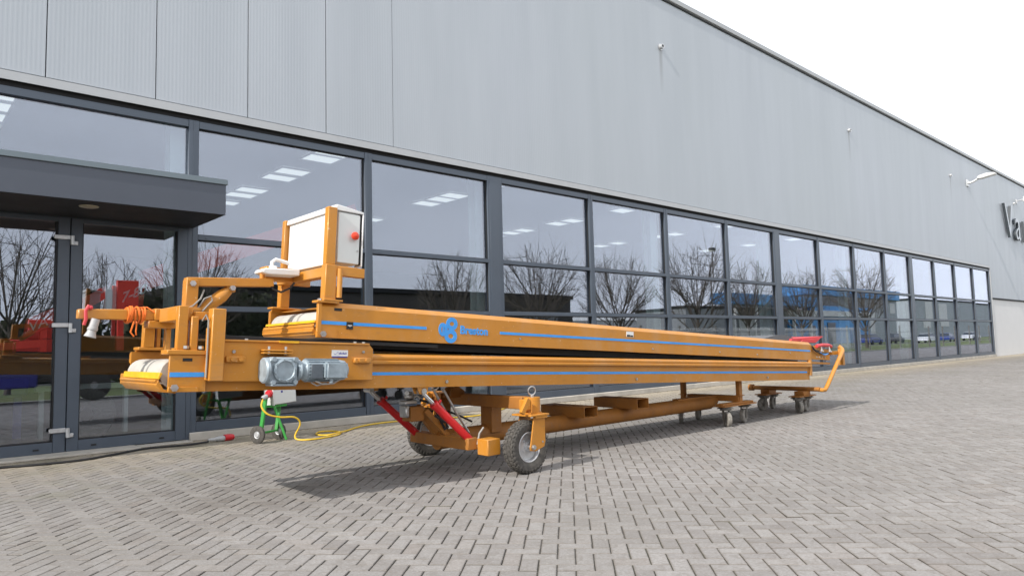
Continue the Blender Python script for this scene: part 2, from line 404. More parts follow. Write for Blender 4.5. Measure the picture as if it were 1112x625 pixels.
# ------------------------------------------------------------------ world, sun, camera
SUN_EL, SUN_AZ = R(36), (-1.46, -.165)            # direction towards the sun on plan
def world():
    w = bpy.data.worlds.new('World'); SC.world = w; w.use_nodes = True; t = w.node_tree
    bg = t.nodes['Background']; bg.inputs[1].default_value = .1
    sky = t.nodes.new('ShaderNodeTexSky'); sky.sky_type = 'NISHITA'; sky.sun_disc = False
    sky.sun_elevation = SUN_EL; sky.sun_rotation = math.atan2(SUN_AZ[0], SUN_AZ[1]) % (2*PI)
    sky.air_density = 1.0; sky.dust_density = 2.0
    tc = t.nodes.new('ShaderNodeTexCoord'); mp = t.nodes.new('ShaderNodeMapping'); mp.inputs['Scale'].default_value = (1, 1, 2.6)
    t.links.new(tc.outputs['Generated'], mp.inputs[0])
    nz = t.nodes.new('ShaderNodeTexNoise'); nz.inputs['Scale'].default_value = 1.7; nz.inputs['Detail'].default_value = 6; nz.inputs['Roughness'].default_value = .55
    t.links.new(mp.outputs[0], nz.inputs['Vector'])
    cr = t.nodes.new('ShaderNodeMapRange'); cr.inputs[1].default_value = .3; cr.inputs[2].default_value = .62; cr.inputs[3].default_value = .72; cr.inputs[4].default_value = .97
    t.links.new(nz.outputs['Fac'], cr.inputs[0])
    mx = t.nodes.new('ShaderNodeMix'); mx.data_type = 'RGBA'; t.links.new(cr.outputs[0], mx.inputs[0])
    t.links.new(sky.outputs[0], mx.inputs[6]); mx.inputs[7].default_value = (15.2, 15.7, 16.6, 1)
    t.links.new(mx.outputs[2], bg.inputs[0])
world()
sl = bpy.data.lights.new('sun', 'SUN'); sl.energy = 4.6; sl.angle = R(.6); sl.color = (1, .95, .88)
so = bpy.data.objects.new('sun', sl); COL.objects.link(so)
sd = Vector((SUN_AZ[0], SUN_AZ[1], 0)).normalized()*math.cos(SUN_EL) + Vector((0, 0, math.sin(SUN_EL)))
so.rotation_euler = sd.to_track_quat('Z', 'Y').to_euler(); so.location = sd*60

yaw, pitch, roll, FPX = R(47.737), R(4.645), R(-1.4374), 763.3
f = Vector((math.cos(yaw)*math.cos(pitch), math.sin(yaw)*math.cos(pitch), math.sin(pitch)))
r0 = Vector((math.sin(yaw), -math.cos(yaw), 0)); u0 = r0.cross(f)
rr = r0*math.cos(roll) + u0*math.sin(roll); uu = -r0*math.sin(roll) + u0*math.cos(roll)
cam = bpy.data.cameras.new('camera'); co = bpy.data.objects.new('camera', cam); COL.objects.link(co)
co.matrix_world = Matrix(((rr.x, uu.x, -f.x, 0), (rr.y, uu.y, -f.y, -10.2442), (rr.z, uu.z, -f.z, 1.2), (0, 0, 0, 1)))
cam.sensor_fit = 'HORIZONTAL'; cam.sensor_width = 36; cam.lens = FPX/1112*36; cam.clip_end = 3000; cam.clip_start = .05
SC.camera = co
SC.view_settings.view_transform = 'Standard'; SC.view_settings.look = 'None'; SC.view_settings.gamma = 1
SC.view_settings.use_curve_mapping = False; SC.view_settings.exposure = 0
SC.cycles.max_bounces = 8; SC.cycles.transparent_max_bounces = 16; SC.cycles.use_denoising = True
SC.cycles.caustics_reflective = False; SC.cycles.caustics_refractive = False

# ------------------------------------------------------------------ ground
def sheet(name, x0, y0, x1, y1, z, mat, kind='structure', n=1):
    mb = MB(); mb.poly([(x0, y0, z), (x1, y0, z), (x1, y1, z), (x0, y1, z)]); o = obj(name, mb, mat); return struct(o, kind)
sheet('ground', -900, -900, 900, 900, -.02, M['earth'])
me = paver_mesh(-5, 34, -12.4, .0); me.materials.append(M['pavers']); me.materials.append(M['bed'])
py = bpy.data.objects.new('paved_yard', me); COL.objects.link(py); struct(py)
sheet('far_paved_yard', 34, -12.4, 130, .02, -.003, M['paverfar']); sheet('side_paved_yard', -60, -12.4, -5, .02, -.003, M['paverfar'])
mb = MB(); mb.poly([(-5, -12.4, -.0085), (34, -12.4, -.0085), (34, -1.3, -.0085), (-5, -1.3, -.0085)]); mb.poly([(-5, -1.3, -.0085), (34, -1.3, -.0085), (34, .02, -.002), (-5, .02, -.002)]); struct(obj('joint_bed', mb, M['bed']))
sheet('grass_verge', -60, -25.4, 230, -12.6, .03, M['grass'])
sheet('far_grass', -200, -60, 300, -29.8, .03, M['grass'])
sheet('road', -200, -29.8, 300, -25.6, -.006, M['asphalt'])
mb = MB(); mb.box((-60, -12.6, -.02), (230, -12.4, .06), .01); struct(obj('kerb', mb, M['kerb']))
mb = MB(); mb.box((-200, -25.6, -.02), (300, -25.4, .1), .01); struct(obj('kerb', mb, M['kerb']))

rl = random.Random(9); mb = MB()
for i in range(1500):
    x = rl.uniform(-2, 34); y = -.07 - abs(rl.gauss(0, .16)) - (.28 if x < 2.6 else 0); q = rl.uniform(.004, .013); a = rl.uniform(0, 6.3); z = .004 + rl.random()*.004
    mb.poly([(x+q*math.cos(a), y+q*math.sin(a), z), (x-q*.5*math.sin(a), y+q*.5*math.cos(a), z+.004), (x-q*math.cos(a), y-q*math.sin(a), z+rl.random()*.006), (x+q*.5*math.sin(a), y-q*.5*math.cos(a), z)])
struct(obj('leaf_litter', mb, plain('dry_leaf_litter', (.13, .095, .055, 1), .9, 0, .5, 9)), 'stuff')
# ------------------------------------------------------------------ showroom building
B = thing('showroom_building', 'long grey clad hall with a band of tall dark framed windows', 'building', (20, 5, 0))
X0, BW = 8.91, 2.82
mx = lambda k: X0 + BW*k
XL, XR, XEND = mx(-5), mx(12), 74.0
WIDE = {-4, 0, 4, 8}
# cladding panels, one mesh, 1.28 m boards with shadow joints
mb = MB(); x = -9.0+.24
while x < XEND:
    gp = .005 if x < 6 else .0012
    a, b = x+gp, min(x+1.28-gp, XEND)
    z0 = 4.70 if b < XR+.1 else 3.04
    if a > 6.6:
        mb.box((a, 0, 4.70), (XR+.09, .1, 10.02), 0); mb.box((XR+.092, 0, 3.04), (XEND, .1, 10.02), 0); break
    if a < XR+.1 < b:
        mb.box((a, 0, 4.70), (XR+.09, .1, 10.02), .003); mb.box((XR+.098, 0, 3.04), (b, .1, 10.02), .003)
    else: mb.box((a, 0, z0), (b, .1, 10.02), .003)
    x += 1.28
obj('wall_cladding', mb, M['clad'], B)
mb = MB(); mb.box((-8.8, .11, 4.6), (XEND, .3, 10.0), 0); mb.box((XR+.1, .11, 3.0), (XEND, .3, 4.6), 0)
mb.box((-8.8, .3, 4.9), (-8.6, 30, 10), 0); mb.box((XEND-.2, .3, 0), (XEND, 30, 10), 0); mb.box((-8.8, 29.8, 0), (XEND, 30, 10), 0)
mb.box((-8.8, .3, 0), (-8.6, 29.8, 4.9), 0)
obj('backing_wall', mb, M['dark'], B)
mb = MB(); mb.box((-8.9, -.05, 10.05), (XEND+.1, .4, 10.19), .01); mb.box((-8.9, -.02, 10.02), (XEND+.1, .1, 10.05), 0)
obj('roof_coping', mb, M['flash'], B)
mb = MB(); mb.box((-8.9, -.028, 9.985), (XEND+.1, -.004, 10.03), 0); obj('coping_shadow_gap', mb, M['dark'], B)
mb = MB(); mb.box((-8.6, .42, 9.7), (XEND-.2, 29.8, 9.9), 0); obj('roof', mb, M['greyh'], B)
# flashing above windows
mb = MB(); mb.prism_x([(.1, 4.69), (-.035, 4.68), (-.045, 4.565), (-.030, 4.565), (-.02, 4.66), (.1, 4.66)], -8.8, XR+.12)
obj('window_head_flashing', mb, M['flash'], B)
mb = MB(); mb.box((-8.8, .03, 4.50), (XR+.05, .1, 4.655), 0); obj('head_gap', mb, M['dark'], B)
mb = MB(); mb.box((XR+.06, -.04, .0), (XR+.13, .12, 4.62), .004); obj('window_reveal', mb, M['flash'], B)
mb = MB(); mb.box((XR+.14, -.02, 2.96), (XEND, .09, 3.03), .004); obj('cladding_base_trim', mb, M['dark'], B)
mb = MB(); mb.box((XR+.14, .03, 0), (XEND-.2, .2, 2.95), 0); obj('rendered_wall', mb, M['plaster'], B)
mb = MB(); mb.box((mx(-2)-.02, -.06, 0), (XR+.05, .16, .115), .01); obj('plinth', mb, M['concrete'], B)
mb = MB(); mb.box((-8.6, -.34, 0), (mx(-2)-.7, .16, .03), .008); mb.box((mx(-2)-.68, -.2, 0), (mx(-2)-.03, .16, .022), .008); obj('threshold', mb, M['concrete'], B)
# mullions
for k in range(-5, 13):
    w = .19 if k in WIDE else .07
    x = mx(k); mb = MB(); z0 = .0 if k < -1 else .118
    if k == 12: mb.box((x-.10, -.01, z0), (x+.055, .14, 4.50), .004)
    elif k in WIDE:
        mb.box((x-w, -.005, z0), (x+w, .14, 4.50), .004); mb.box((x-w+.05, -.012, z0+.01), (x+w-.09, -.004, 4.42), .002)
    else:
        mb.box((x-w, -.01, z0), (x+w, .14, 4.50), .004); mb.box((x-.006, -.016, z0), (x+.006, -.009, 4.495), 0)
    obj('mullion', mb, M['frame'], B)
HEAD, T1, T2 = (4.395, 4.497), (2.79, 2.862), (1.782, 1.856)
def rail(mb, x0, x1, z0, z1):
    mb.box((x0, -.004, z0), (x1, .12, z1), .004)
def pane(x0, x1, z0, z1, parent):
    m = MB(); d = random.uniform(-.0022, .0022); e = random.uniform(-.0015, .0015)
    y = .055
    V = []
    for yy in (y, y+.02):
        for (px, pz) in ((x0, z0), (x1, z0), (x1, z1), (x0, z1)):
            V.append(m.bm.verts.new((px, yy + d*(px-x0) + e*(pz-z0), pz)))
    for q in ((0,1,2,3),(7,6,5,4),(0,4,5,1),(1,5,6,2),(2,6,7,3),(3,7,4,0)): m.bm.faces.new([V[i] for i in q])
    bmesh.ops.recalc_face_normals(m.bm, faces=m.bm.faces)
    return obj('pane', m, M['glass'], parent)
for k in range(-5, 12):
    wl = .19 if k in WIDE else .07; wr = .19 if (k+1) in WIDE else (.10 if k+1 == 12 else .07)
    a, b = mx(k)+wl+.001, mx(k+1)-wr-.001
    fr = MB(); rail(fr, a, b, *HEAD)
    if k <= -3:                                   # over the canopy: one high light
        fr.box((a, .08, 3.40), (a+.02, .118, 4.40), 0); rail(fr, a, b, 3.36, 3.45); w = obj('window', fr, M['frame'], B)
        pane(a-.01, b+.01, 3.44, 4.40, w); continue
    rail(fr, a, b, *T1); rail(fr, a, b, *T2); rail(fr, a, b, .118, .25); fr.box((a, .08, .24), (a+.02, .118, 4.40), 0); fr.box((b-.02, .08, .24), (b, .118, 4.40), 0)
    for x in (a+.12, (a+b)/2, b-.12):             # little drainage caps
        for z in (T1[0]+.03, T2[0]+.03): fr.box((x-.022, -.010, z-.010), (x+.022, -.003, z+.012), .002)
    w = obj('window', fr, M['frame'], B)
    g = MB(); gk = .012                            # black glazing gaskets
    for z0, z1 in ((.25, T2[0]), (T2[1], T1[0]), (T1[1], HEAD[0])):
        g.box((a, .030, z0), (a+gk, .053, z1), 0); g.box((b-gk, .030, z0), (b, .053, z1), 0)
        g.box((a+gk, .030, z1-gk), (b-gk, .053, z1), 0); g.box((a+gk, .030, z0), (b-gk, .053, z0+gk), 0)
        pane(a-.01, b+.01, z0-.01, z1+.01, w)
    obj('glazing_gasket', g, M['black'], w)
# doors under the canopy
def door(x0, x1, hinge_at):
    f_ = MB(); st = .13
    f_.box((x0, -.02, .03), (x0+st, .09, 2.94), .004); f_.box((x1-st, -.02, .03), (x1, .09, 2.94), .004)
    f_.box((x0+st, -.018, .03), (x1-st, .088, .16), .004); f_.box((x0+st, -.018, 2.885), (x1-st, .088, 2.94), .004)
    d = obj('door', f_, M['frame'], B)
    pane(x0+st-.01, x1-st+.01, .15, 2.895, d)
    g = MB()
    g.box((x0+st, .0, .16), (x0+st+.012, .05, 2.885), 0); g.box((x1-st-.012, .0, .16), (x1-st, .05, 2.885), 0)
    g.box((x0+st+.012, .0, .16), (x1-st-.012, .05, .172), 0); obj('glazing_gasket', g, M['black'], d)
    if hinge_at is not None:
        for z in (.27, 1.56, 2.66):
            h = MB(); h.box((hinge_at-.16, -.045, z), (hinge_at+.02, -.021, z+.055), .006); h.cyl((hinge_at+.035, -.05, z-.065), (hinge_at+.035, -.05, z+.05), .022, 12)
            h.box((hinge_at+.03, -.045, z-.065), (hinge_at+.10, -.021, z-.015), .006); obj('hinge', h, M['rim'], d)
    for x in (x0+.3, x1-.3): c = MB(); c.box((x-.03, -.026, .075), (x+.03, -.017, .095), .002); obj('drain_cap', c, M['black'], d)
door(.53, 1.79, 1.775); door(1.80, 3.198, None); door(-.75, .52, None); door(-2.3, -.76, None)
mb = MB(); mb.box((-8.6, -.01, 2.945), (mx(-2)-.071, .12, 3.355), 0); obj('door_head', mb, M['frame'], B)
# canopy
mb = MB(); mb.box((-8.0, -1.19, 2.985), (3.275, -.026, 3.33), 0); cn = obj('canopy', mb, M['fascia'], B)
mb = MB(); mb.box((-8.0, -1.2, 2.955), (3.29, -1.191, 3.338), .002); mb.box((3.276, -1.19, 2.955), (3.29, -.023, 3.338), .002); obj('canopy_fascia', mb, M['fascia'], cn)
mb = MB(); mb.box((-8.05, -1.22, 3.34), (3.31, -.024, 3.41), .006); obj('canopy_edge_trim', mb, M['framelight'], cn)
mb = MB(); mb.box((-7.95, -1.185, 2.95), (3.27, -.03, 2.983), 0); obj('canopy_soffit', mb, M['soffit'], cn)
for x in (1.82, -1.4, -4.6):
    mb = MB(); mb.lathe([(.0, 0), (.085, 0), (.10, .004), (.105, .012), (0, .012)], (x, -.88, 2.937), (0, 0, 1), 24); obj('downlight', mb, M['downlight'], cn)
# overflow spouts
for x in (14.64, 26.09, 37.54, 49.0, 60.4):
    mb = MB(); mb.lathe([(.045, 0), (.062, 0), (.062, -.085), (.045, -.085)], (x, -.0, 8.69), (0, 1, -.0), 16, True)
    mb.lathe([(.085, 0), (.085, -.01), (.05, -.01)], (x, -.003, 8.69), (0, 1, 0), 16); obj('overflow_spout', mb, M['rim'], B)
# inside
mb = MB(); mb.poly([(-8.6, .16, .02), (XR+.1, .16, .02), (XR+.1, 18, .02), (-8.6, 18, .02)]); obj('showroom_floor', mb, M['intfloor'], B)
mb = MB(); mb.poly([(-8.6, .31, 4.72), (XR+.1, .31, 4.72), (XR+.1, 18, 4.72), (-8.6, 18, 4.72)]); obj('showroom_ceiling', mb, M['ceil'], B)
mb = MB(); mb.box((-8.6, 17.8, 0), (XR+.1, 18, 4.7), 0); mb.box((XR+.1, .3, .0), (XR+.3, 18, 4.7), 0); obj('showroom_wall', mb, M['intwall'], B)
for k in (-4, -2, 0, 2, 4, 6, 8):
    mb = MB(); x = mx(k)-.08
    mb.box((x-.14, .32, .02), (x+.14, .345, 4.7), 0); mb.box((x-.14, .53, .02), (x+.14, .555, 4.7), 0); mb.box((x-.012, .345, .02), (x+.012, .53, 4.7), 0)
    obj('steel_column', mb, M['column'], B)
# ceiling lights, every one a thing
proto = None
rows = [(1.0, [1.0, 1.55, 2.1, 2.65]), (5.95, [.9, 1.4, 2.6, 3.2, 4.6, 5.2, 6.2]), (9.85, [1.3, 2.5, 3.0, 3.6, 6.2]),
        (14.6, [1.4, 3.2, 3.8, 5.2, 5.8, 6.6]), (19.3, [1.2, 3.0, 3.6, 5.4, 6.2]), (24.0, [1.3, 3.0, 4.8])]
for rx, ys in rows:
    for y in ys:
        if proto is None:
            proto = thing('ceiling_light', 'square lit ceiling panel seen through the showroom glass', 'ceiling light', (0, 0, 4.70), 'lit panels in the showroom ceiling')
            m_ = MB(); m_.box((-.31, -.23, 4.672), (.31, -.20, 4.70), 0); m_.box((-.31, .20, 4.672), (.31, .23, 4.70), 0); m_.box((-.31, -.20, 4.672), (-.29, .20, 4.70), 0); m_.box((.29, -.20, 4.672), (.31, .20, 4.70), 0)
            obj('frame', m_, M['white'], proto)
            m_ = MB(); m_.box((-.289, -.199, 4.68), (.289, .199, 4.70), 0); obj('diffuser', m_, M['lamp'], proto)
            proto.location = (rx, y, 4.70)
        else: dup(proto, (rx, y, 4.70))
# things in the showroom
t = thing('red_farm_machine', 'red machine behind the left glass doors with white lettering on its panels', 'farm machine', (1.9, 1.3, .02))
m_ = MB(); m_.box((2.61, 1.2, 1.85), (2.73, 1.35, 2.27), .01); m_.prism([(2.74, 1.80), (2.955, 1.84), (2.99, 2.32), (2.70, 2.29)], 1.2, 1.33, .01); m_.box((2.65, 1.36, 1.2), (2.75, 1.45, 1.9)); obj('panel', m_, M['ired'], t)
m_ = MB(); m_.box((2.47, 1.2, 1.85), (2.60, 1.33, 2.22), .01); obj('guard', m_, M['white'], t)
m_ = MB(); m_.bar((1.73, 1.3, 1.65), (2.575, 1.3, 2.17), .10, .16); m_.bar((1.04, 1.3, 1.33), (1.73, 1.3, 1.39), .10, .10); obj('boom', m_, M['ired'], t)
m_ = MB(); m_.prism([(1.485, 1.46), (1.815, 1.615), (1.83, 1.875), (1.52, 1.72)], 1.18, 1.26, .01); m_.box((1.69, 1.27, .94), (1.77, 1.36, 1.6)); m_.box((1.12, 1.2, .94), (1.23, 1.36, 1.4)); obj('sign_panel', m_, M['ired'], t)
cs, sn = math.cos(R(25)), math.sin(R(25))
obj('lettering', text_mb('VA', .19, .004, lambda x, y, z: Vector((1.545+x*cs, 1.17+z, 1.535+x*sn+y))), M['white'], t)
obj('lettering', text_mb('7-80', .20, .004, lambda x, y, z: Vector((2.66+x*cs, 1.19+z, 1.96+x*sn+y)), .004, .2), M['white'], t)
m_ = MB(); m_.box((.52, 1.2, .92), (2.85, 1.55, 1.27), .03); obj('chassis', m_, M['hall'], t)
for x in (.78, 2.25):
    m_ = MB(); m_.lathe([(.1, -.09), (.30, -.09), (.36, -.06), (.36, .06), (.30, .09), (.1, .09)], (x, 1.2, .38), (0, 1, 0), 28, True); obj('wheel', m_, M['rubber'], t)
m_ = MB(); m_.bar((3.0, 1.35, 2.32), (6.6, 1.35, 3.75), .2, .30); o = obj('red_boom', m_, M['ired'], None, (3.0, 1.35, 2.3)); tag(o, 'long red boom slanting up behind the window beside the control cabinet', 'boom')
m_ = MB(); m_.box((1.75, 1.9, .70), (3.0, 2.05, .78), .01); m_.box((1.8, 1.93, .02), (1.86, 2.02, .70)); m_.box((2.9, 1.93, .02), (2.96, 2.02, .70)); tag(obj('bench', m_, M['cabinet'], None, (2.4, 2, .02)), 'low white bench just inside the glass doors', 'bench')
m_ = MB(); m_.box((1.05, 2.3, .62), (1.72, 2.7, 1.02), .04); m_.box((1.1, 2.35, .02), (1.2, 2.45, .62)); m_.box((1.55, 2.35, .02), (1.65, 2.45, .62)); m_.cyl((1.4, 2.28, .82), (1.4, 2.2, .82), .09); tag(obj('blue_machine', m_, M['iblue'], None, (1.4, 2.5, .02)), 'small dark blue machine inside the left glass door', 'machine')

# ------------------------------------------------------------------ wall lamp and lettering
t = thing('wall_lamp', 'white street style lamp on an arm high on the grey cladding', 'wall lamp', (40.15, 0, 8.67))
m_ = MB(); m_.box((40.0, -.06, 8.5), (40.3, -.003, 8.84), .01); m_.tube([(40.15, -.05, 8.67), (40.15, -.22, 8.68), (40.35, -.46, 8.86)], .055, 10); obj('arm', m_, M['rim'], t)
m_ = MB(); m_.prism_x([(-.42, 8.82), (-.6, 8.82), (-1.1, 8.90), (-1.22, 8.94), (-1.16, 9.02), (-.8, 9.04), (-.5, 8.98), (-.40, 8.9)], 40.2, 40.55, .03); obj('head', m_, M['white'], t)
t = thing('flood_light', 'small pale floodlight fixed above the wall letters', 'floodlight', (49.6, 0, 8.9))
m_ = MB(); m_.box((49.5, -.05, 8.75), (49.7, -.003, 9.0), .01); m_.tube([(49.6, -.04, 8.9), (49.6, -.4, 8.95)], .03, 8); obj('bracket', m_, M['rim'], t)
m_ = MB(); m_.prism_x([(-.35, 8.82), (-.62, 8.78), (-.66, 9.05), (-.4, 9.1)], 49.42, 49.78, .02); obj('head', m_, M['white'], t)
t = thing('wall_lettering', 'large raised grey letters with dark sides on the upper cladding', 'sign', (50, 0, 6.5))
for ch, x in (('V', 46.1), ('a', 48.1), ('n', 49.95), ('T', 52.6), ('r', 54.5), ('i', 55.8), ('e', 56.6), ('r', 58.4)):
    mb = text_mb(ch, 2.75, .07, lambda a, b, c, x=x: Vector((x+a*.98, -.12-c, 6.5+b)), -.012)
    o = obj('letter', mb, M['letter'], t); o.data.materials.append(M['letterside'])
    for p in o.data.polygons:
        if abs(p.normal.y) < .7: p.material_index = 1

# ------------------------------------------------------------------ the folding belt conveyor
aL, aU = R(2.423), R(3.109)
LF = Frame(1.503, -4.5, .9376, aL); UF = Frame(2.637, -4.5, 1.3015, aU)
K = thing('belt_conveyor', 'long orange folded belt conveyor with blue stripes standing on wheels in the yard', 'conveyor', (6.5, -4.5, 0))
O, D = M['orange'], M['dusty']
# ---- lower conveyor
low = MB(LF)
for sg in (-1, 1):                                  # side beams: web with a rolled top flange
    prof = [(.495, 0), (.515, 0), (.515, .196), (.548, .200), (.556, .208), (.556, .226), (.545, .236), (.552, .246), (.552, .262), (.535, .280), (.50, .288), (.495, .288)]
    low.prism_x([(sg*a, b) for a, b in prof], .02, 9.66)
    low.prism_x([(sg*.515, .0), (sg*.44, .0), (sg*.44, .012), (sg*.50, .012)], .3, 9.6)
low.box((9.5, -.49, .02), (9.53, .49, .2)); low.box((2.2, -.49, .02), (2.26, .49, .07)); low.box((4.6, -.49, .02), (4.66, .49, .07)); low.box((7.0, -.49, .02), (7.06, .49, .07))
lo = obj('lower_conveyor_frame', low, O, K, None, 18)
for x in (2.406, 5.2, 8.3):
    b = MB(LF); b.bolt((x, -.515, .047), (0, -1, 0), .016, .014); obj('bolt', b, M['steel'], lo)
s_ = MB(LF); s_.box((1.60, -.5175, .108), (9.58, -.5145, .134), 0); obj('stripe', s_, M['blue'], lo)
# nose plates
n_ = MB(LF)
n_.prism([(0, 0), (.25, 0), (.25, .258), (0, .258)], -.562, -.54, .003)
n_.prism([(-.02, .258), (.25, .258), (.25, .290), (-.02, .290)], -.575, -.42, .004)
f_ = MB(LF); f_.prism([(.03, .04), (.34, .0), (.34, .30), (.06, .30), (.03, .27)], .52, .54, .003)
f_.prism([(.05, .30), (.36, .30), (.36, .325), (.05, .325)], .42, .57, .004)
f_.box((-.03, .44, .03), (.08, .58, .115), .005); obj('nose_plate', f_, O, K)
n_.prism([(0, 0), (.20, 0), (.20, .035), (0, .035)], -.57, -.54, .002)
np_ = obj('nose_plate', n_, O, K)
s_ = MB(LF); s_.box((.006, -.566, .104), (.235, -.5625, .136), 0); obj('stripe', s_, M['blue'], np_)
b_ = MB(LF); b_.bolt((.036, -.57, .03), (0, -1, 0), .026, .02); obj('bolt', b_, M['steel'], np_)
b_ = MB(LF)
b_.box((.085, -.5645, .212), (.15, -.561, .234), .001); obj('slot', b_, M['black'], np_)
def belt(fr, s0, s1, t0, t1, hc, r, nm='belt'):
    m = MB(fr); pts = []
    for i in range(13):
        a = PI/2 + PI*i/12; pts.append((s0 + r + math.cos(a)*r, hc + math.sin(a)*r))
    for i in range(13):
        a = -PI/2 + PI*i/12; pts.append((s1 - r + math.cos(a)*r, hc + math.sin(a)*r))
    m.prism_x; A = [m._v((x, t0, z)) for x, z in pts]; Bv = [m._v((x, t1, z)) for x, z in pts]; n = len(pts)
    F = [m.bm.faces.new((A[(i+1) % n], A[i], Bv[i], Bv[(i+1) % n])) for i in range(n)] + [m.bm.faces.new(A), m.bm.faces.new(Bv[::-1])]
    bmesh.ops.recalc_face_normals(m.bm, faces=F)
    bl = obj(nm, m, M['belt'], K)
    k = MB(fr); tm = t0*.36 + t1*.64 - .2; q = []
    for i in range(2, 14):
        a = PI/2 + PI*(i-2)/12; q.append((s0 + r + math.cos(a)*(r+.002), hc + math.sin(a)*(r+.002)))
    A = [k._v((x, tm-.016, z)) for x, z in q]; Bv = [k._v((x, tm+.016, z)) for x, z in q]
    for i in range(len(q)-1): k.bm.faces.new((A[i], A[i+1], Bv[i+1], Bv[i]))
    obj('belt_seam', k, M['beltmark'], bl); return bl
belt(LF, -.035, 9.62, -.493, .36, .120, .108, 'lower_belt')
g_ = MB(LF); g_.prism([(-.052, .135), (-.058, .09), (-.05, .088), (-.03, .13)], -.535, .38, .002); obj('nose_guard', g_, M['yellow'], K)
g_ = MB(LF); g_.prism([(-.056, .086), (-.070, .05), (-.03, .0), (.06, -.01), (.06, .0), (-.02, .02), (-.05, .07)], -.536, .40, .002)
g_.tube([(-.066, -.53, .075), (-.066, .39, .075)], .012, 8); obj('scraper_tray', g_, O, K)
# hoop over the nose
h_ = MB(LF)
h_.box((.05, -.54, .29), (.115, -.48, .60)); h_.box((.135, -.55, .28), (.185, -.50, .53), .006)
h_.box((.085, .42, .325), (.165, .50, .56)); h_.box((.185, .44, .325), (.215, .48, .545)); h_.box((.235, .40, .325), (.262, .44, .545))
h_.box((.05, -.48, .50), (.165, .42, .60)); h_.box((.165, -.53, .51), (.26, -.47, .565)); h_.box((.115, -.45, .29), (.15, -.41, .50)); h_.box((.115, -.05, .29), (.15, -.01, .50))
h_.box((.05, -.52, .286), (.21, -.42, .302), .002)
obj('nose_hoop', h_, O, K)
for px, py in ((.06, -.555), (.16, -.555), (.10, .45)):
    b = MB(LF); b.bolt((px+.05, py+.02, .30), (0, 0, 1), .022, .02); obj('bolt', b, M['steel'], K)
# boom with orange cord and white plug
bm_ = MB(LF)
bm_.prism([(-.47, .505), (-.47, .572), (.05, .598), (.05, .515)], -.06, .02, .005); bm_.box((-.02, -.08, .46), (.17, .05, .512)); bm_.box((.02, -.09, .515), (.20, .06, .602))
bo = obj('front_boom', bm_, O, K)
c_ = MB(LF)
for i in range(8):
    s0 = -.165 + i*.0155; pts = []
    for j in range(17):
        a = 2*PI*j/16; pts.append((s0 + .012*math.sin(a*.5+i) , -.02 + .058*math.cos(a)*1.0, .545 + .055*math.sin(a) + (.010 if i % 2 else 0)))
    c_.tube(pts, .0075, 6)
c_.tube([(-.10, -.08, .5), (-.105, -.09, .43), (-.10, -.085, .40)], .006, 6); c_.tube([(-.12, -.085, .5), (-.14, -.09, .42), (-.115, -.09, .39)], .006, 6)
obj('wrapped_cord', c_, M['cordorange'], bo)
c_ = MB(LF); c_.tube([(.03, -.085, .565), (-.03, -.05, .61), (-.12, -.02, .60), (-.20, -.02, .575)], .006, 6); obj('cord_tail', c_, M['cordorange'], bo)
c_ = MB(LF); c_.lathe([(0, 0), (.028, 0), (.03, .06), (.034, .064), (.034, .08), (.028, .085), (.030, .10), (.040, .13), (.037, .132), (0, .12)], (-.365, -.075, .505), (-.22, 0, -1), 18); obj('hanging_plug', c_, M['greyplug'], bo)
c_ = MB(LF); c_.tube([(-.41, -.07, .60), (-.43, -.075, .56), (-.425, -.075, .50), (-.435, -.075, .46)], .012, 8); c_.ball((-.40, -.07, .585), .016); obj('red_clip', c_, M['redrub'], bo)
# big upright
p_ = MB(LF); p_.box((.248, -.64, .075), (.342, -.545, .588), .005); p_.box((.236, -.60, .08), (.247, -.55, .45), .003); bp = obj('upright_post', p_, O, K)
c_ = MB(LF); c_.tube([(.235, -.60, .10), (.232, -.61, .30), (.23, -.61, .50), (.215, -.60, .54), (.205, -.56, .50)], .0065, 8); obj('cable', c_, M['beltmark'], bp)
# hinge arm + gas spring
a_ = MB(LF); a_.box((.235, -.07, .60), (.325, .03, .845), .005); a_.bar((.24, -.02, .825), (.93, -.02, .875), .085, .068, .004); a_.box((.22, -.10, .60), (.34, .06, .625)); a_.cyl((.845, -.02, .90), (.845, -.02, .96), .02, 12)
ar = obj('swing_arm', a_, O, K)
b = MB(LF); b.bolt((.278, -.073, .812), (0, -1, 0), .024, .016); b.bolt((.585, -.06, .80), (0, -1, 0), .022, .03); obj('bolt', b, M['steel'], ar)
c_ = MB(LF); c_.tube([(.36, -.02, .60), (.43, -.02, .66), (.52, -.02, .735), (.575, -.02, .785)], .05, 16, True, [.036, .05, .052, .036]); c_.box((.55, -.05, .77), (.62, .01, .83), .006); obj('gas_spring', c_, O, ar)
c_ = MB(LF); c_.tube([(.33, -.06, .62), (.37, -.075, .70), (.42, -.08, .725), (.43, -.08, .69), (.36, -.07, .60)], .006, 6); c_.tube([(.37, -.06, .77), (.345, -.07, .70), (.29, -.07, .64), (.22, -.08, .60), (.17, -.1, .60)], .007, 6); obj('cable', c_, M['beltmark'], ar)
# sensor / work lamp on the arm
l_ = MB(LF); l_.prism([(.81, .955), (.86, .935), (1.14, .945), (1.14, .998), (.99, .995), (.83, .985)], -.10, .08, .008); wl = obj('work_lamp', l_, M['plastic'], K)
l_ = MB(LF); l_.tube([(.92, -.03, .99), (.92, -.03, 1.05), (.95, -.03, 1.075), (1.04, -.03, 1.06), (1.07, -.03, 1.05)], .016, 10); l_.box((.90, -.06, .985), (.955, .0, 1.02), .006); obj('bracket', l_, M['plastic'], wl)
l_ = MB(LF); l_.tube([(.90, -.03, .88), (.93, -.05, .82), (1.0, -.05, .80), (1.08, -.05, .84), (1.12, -.04, .89)], .009, 8); obj('cable', l_, M['black'], wl)
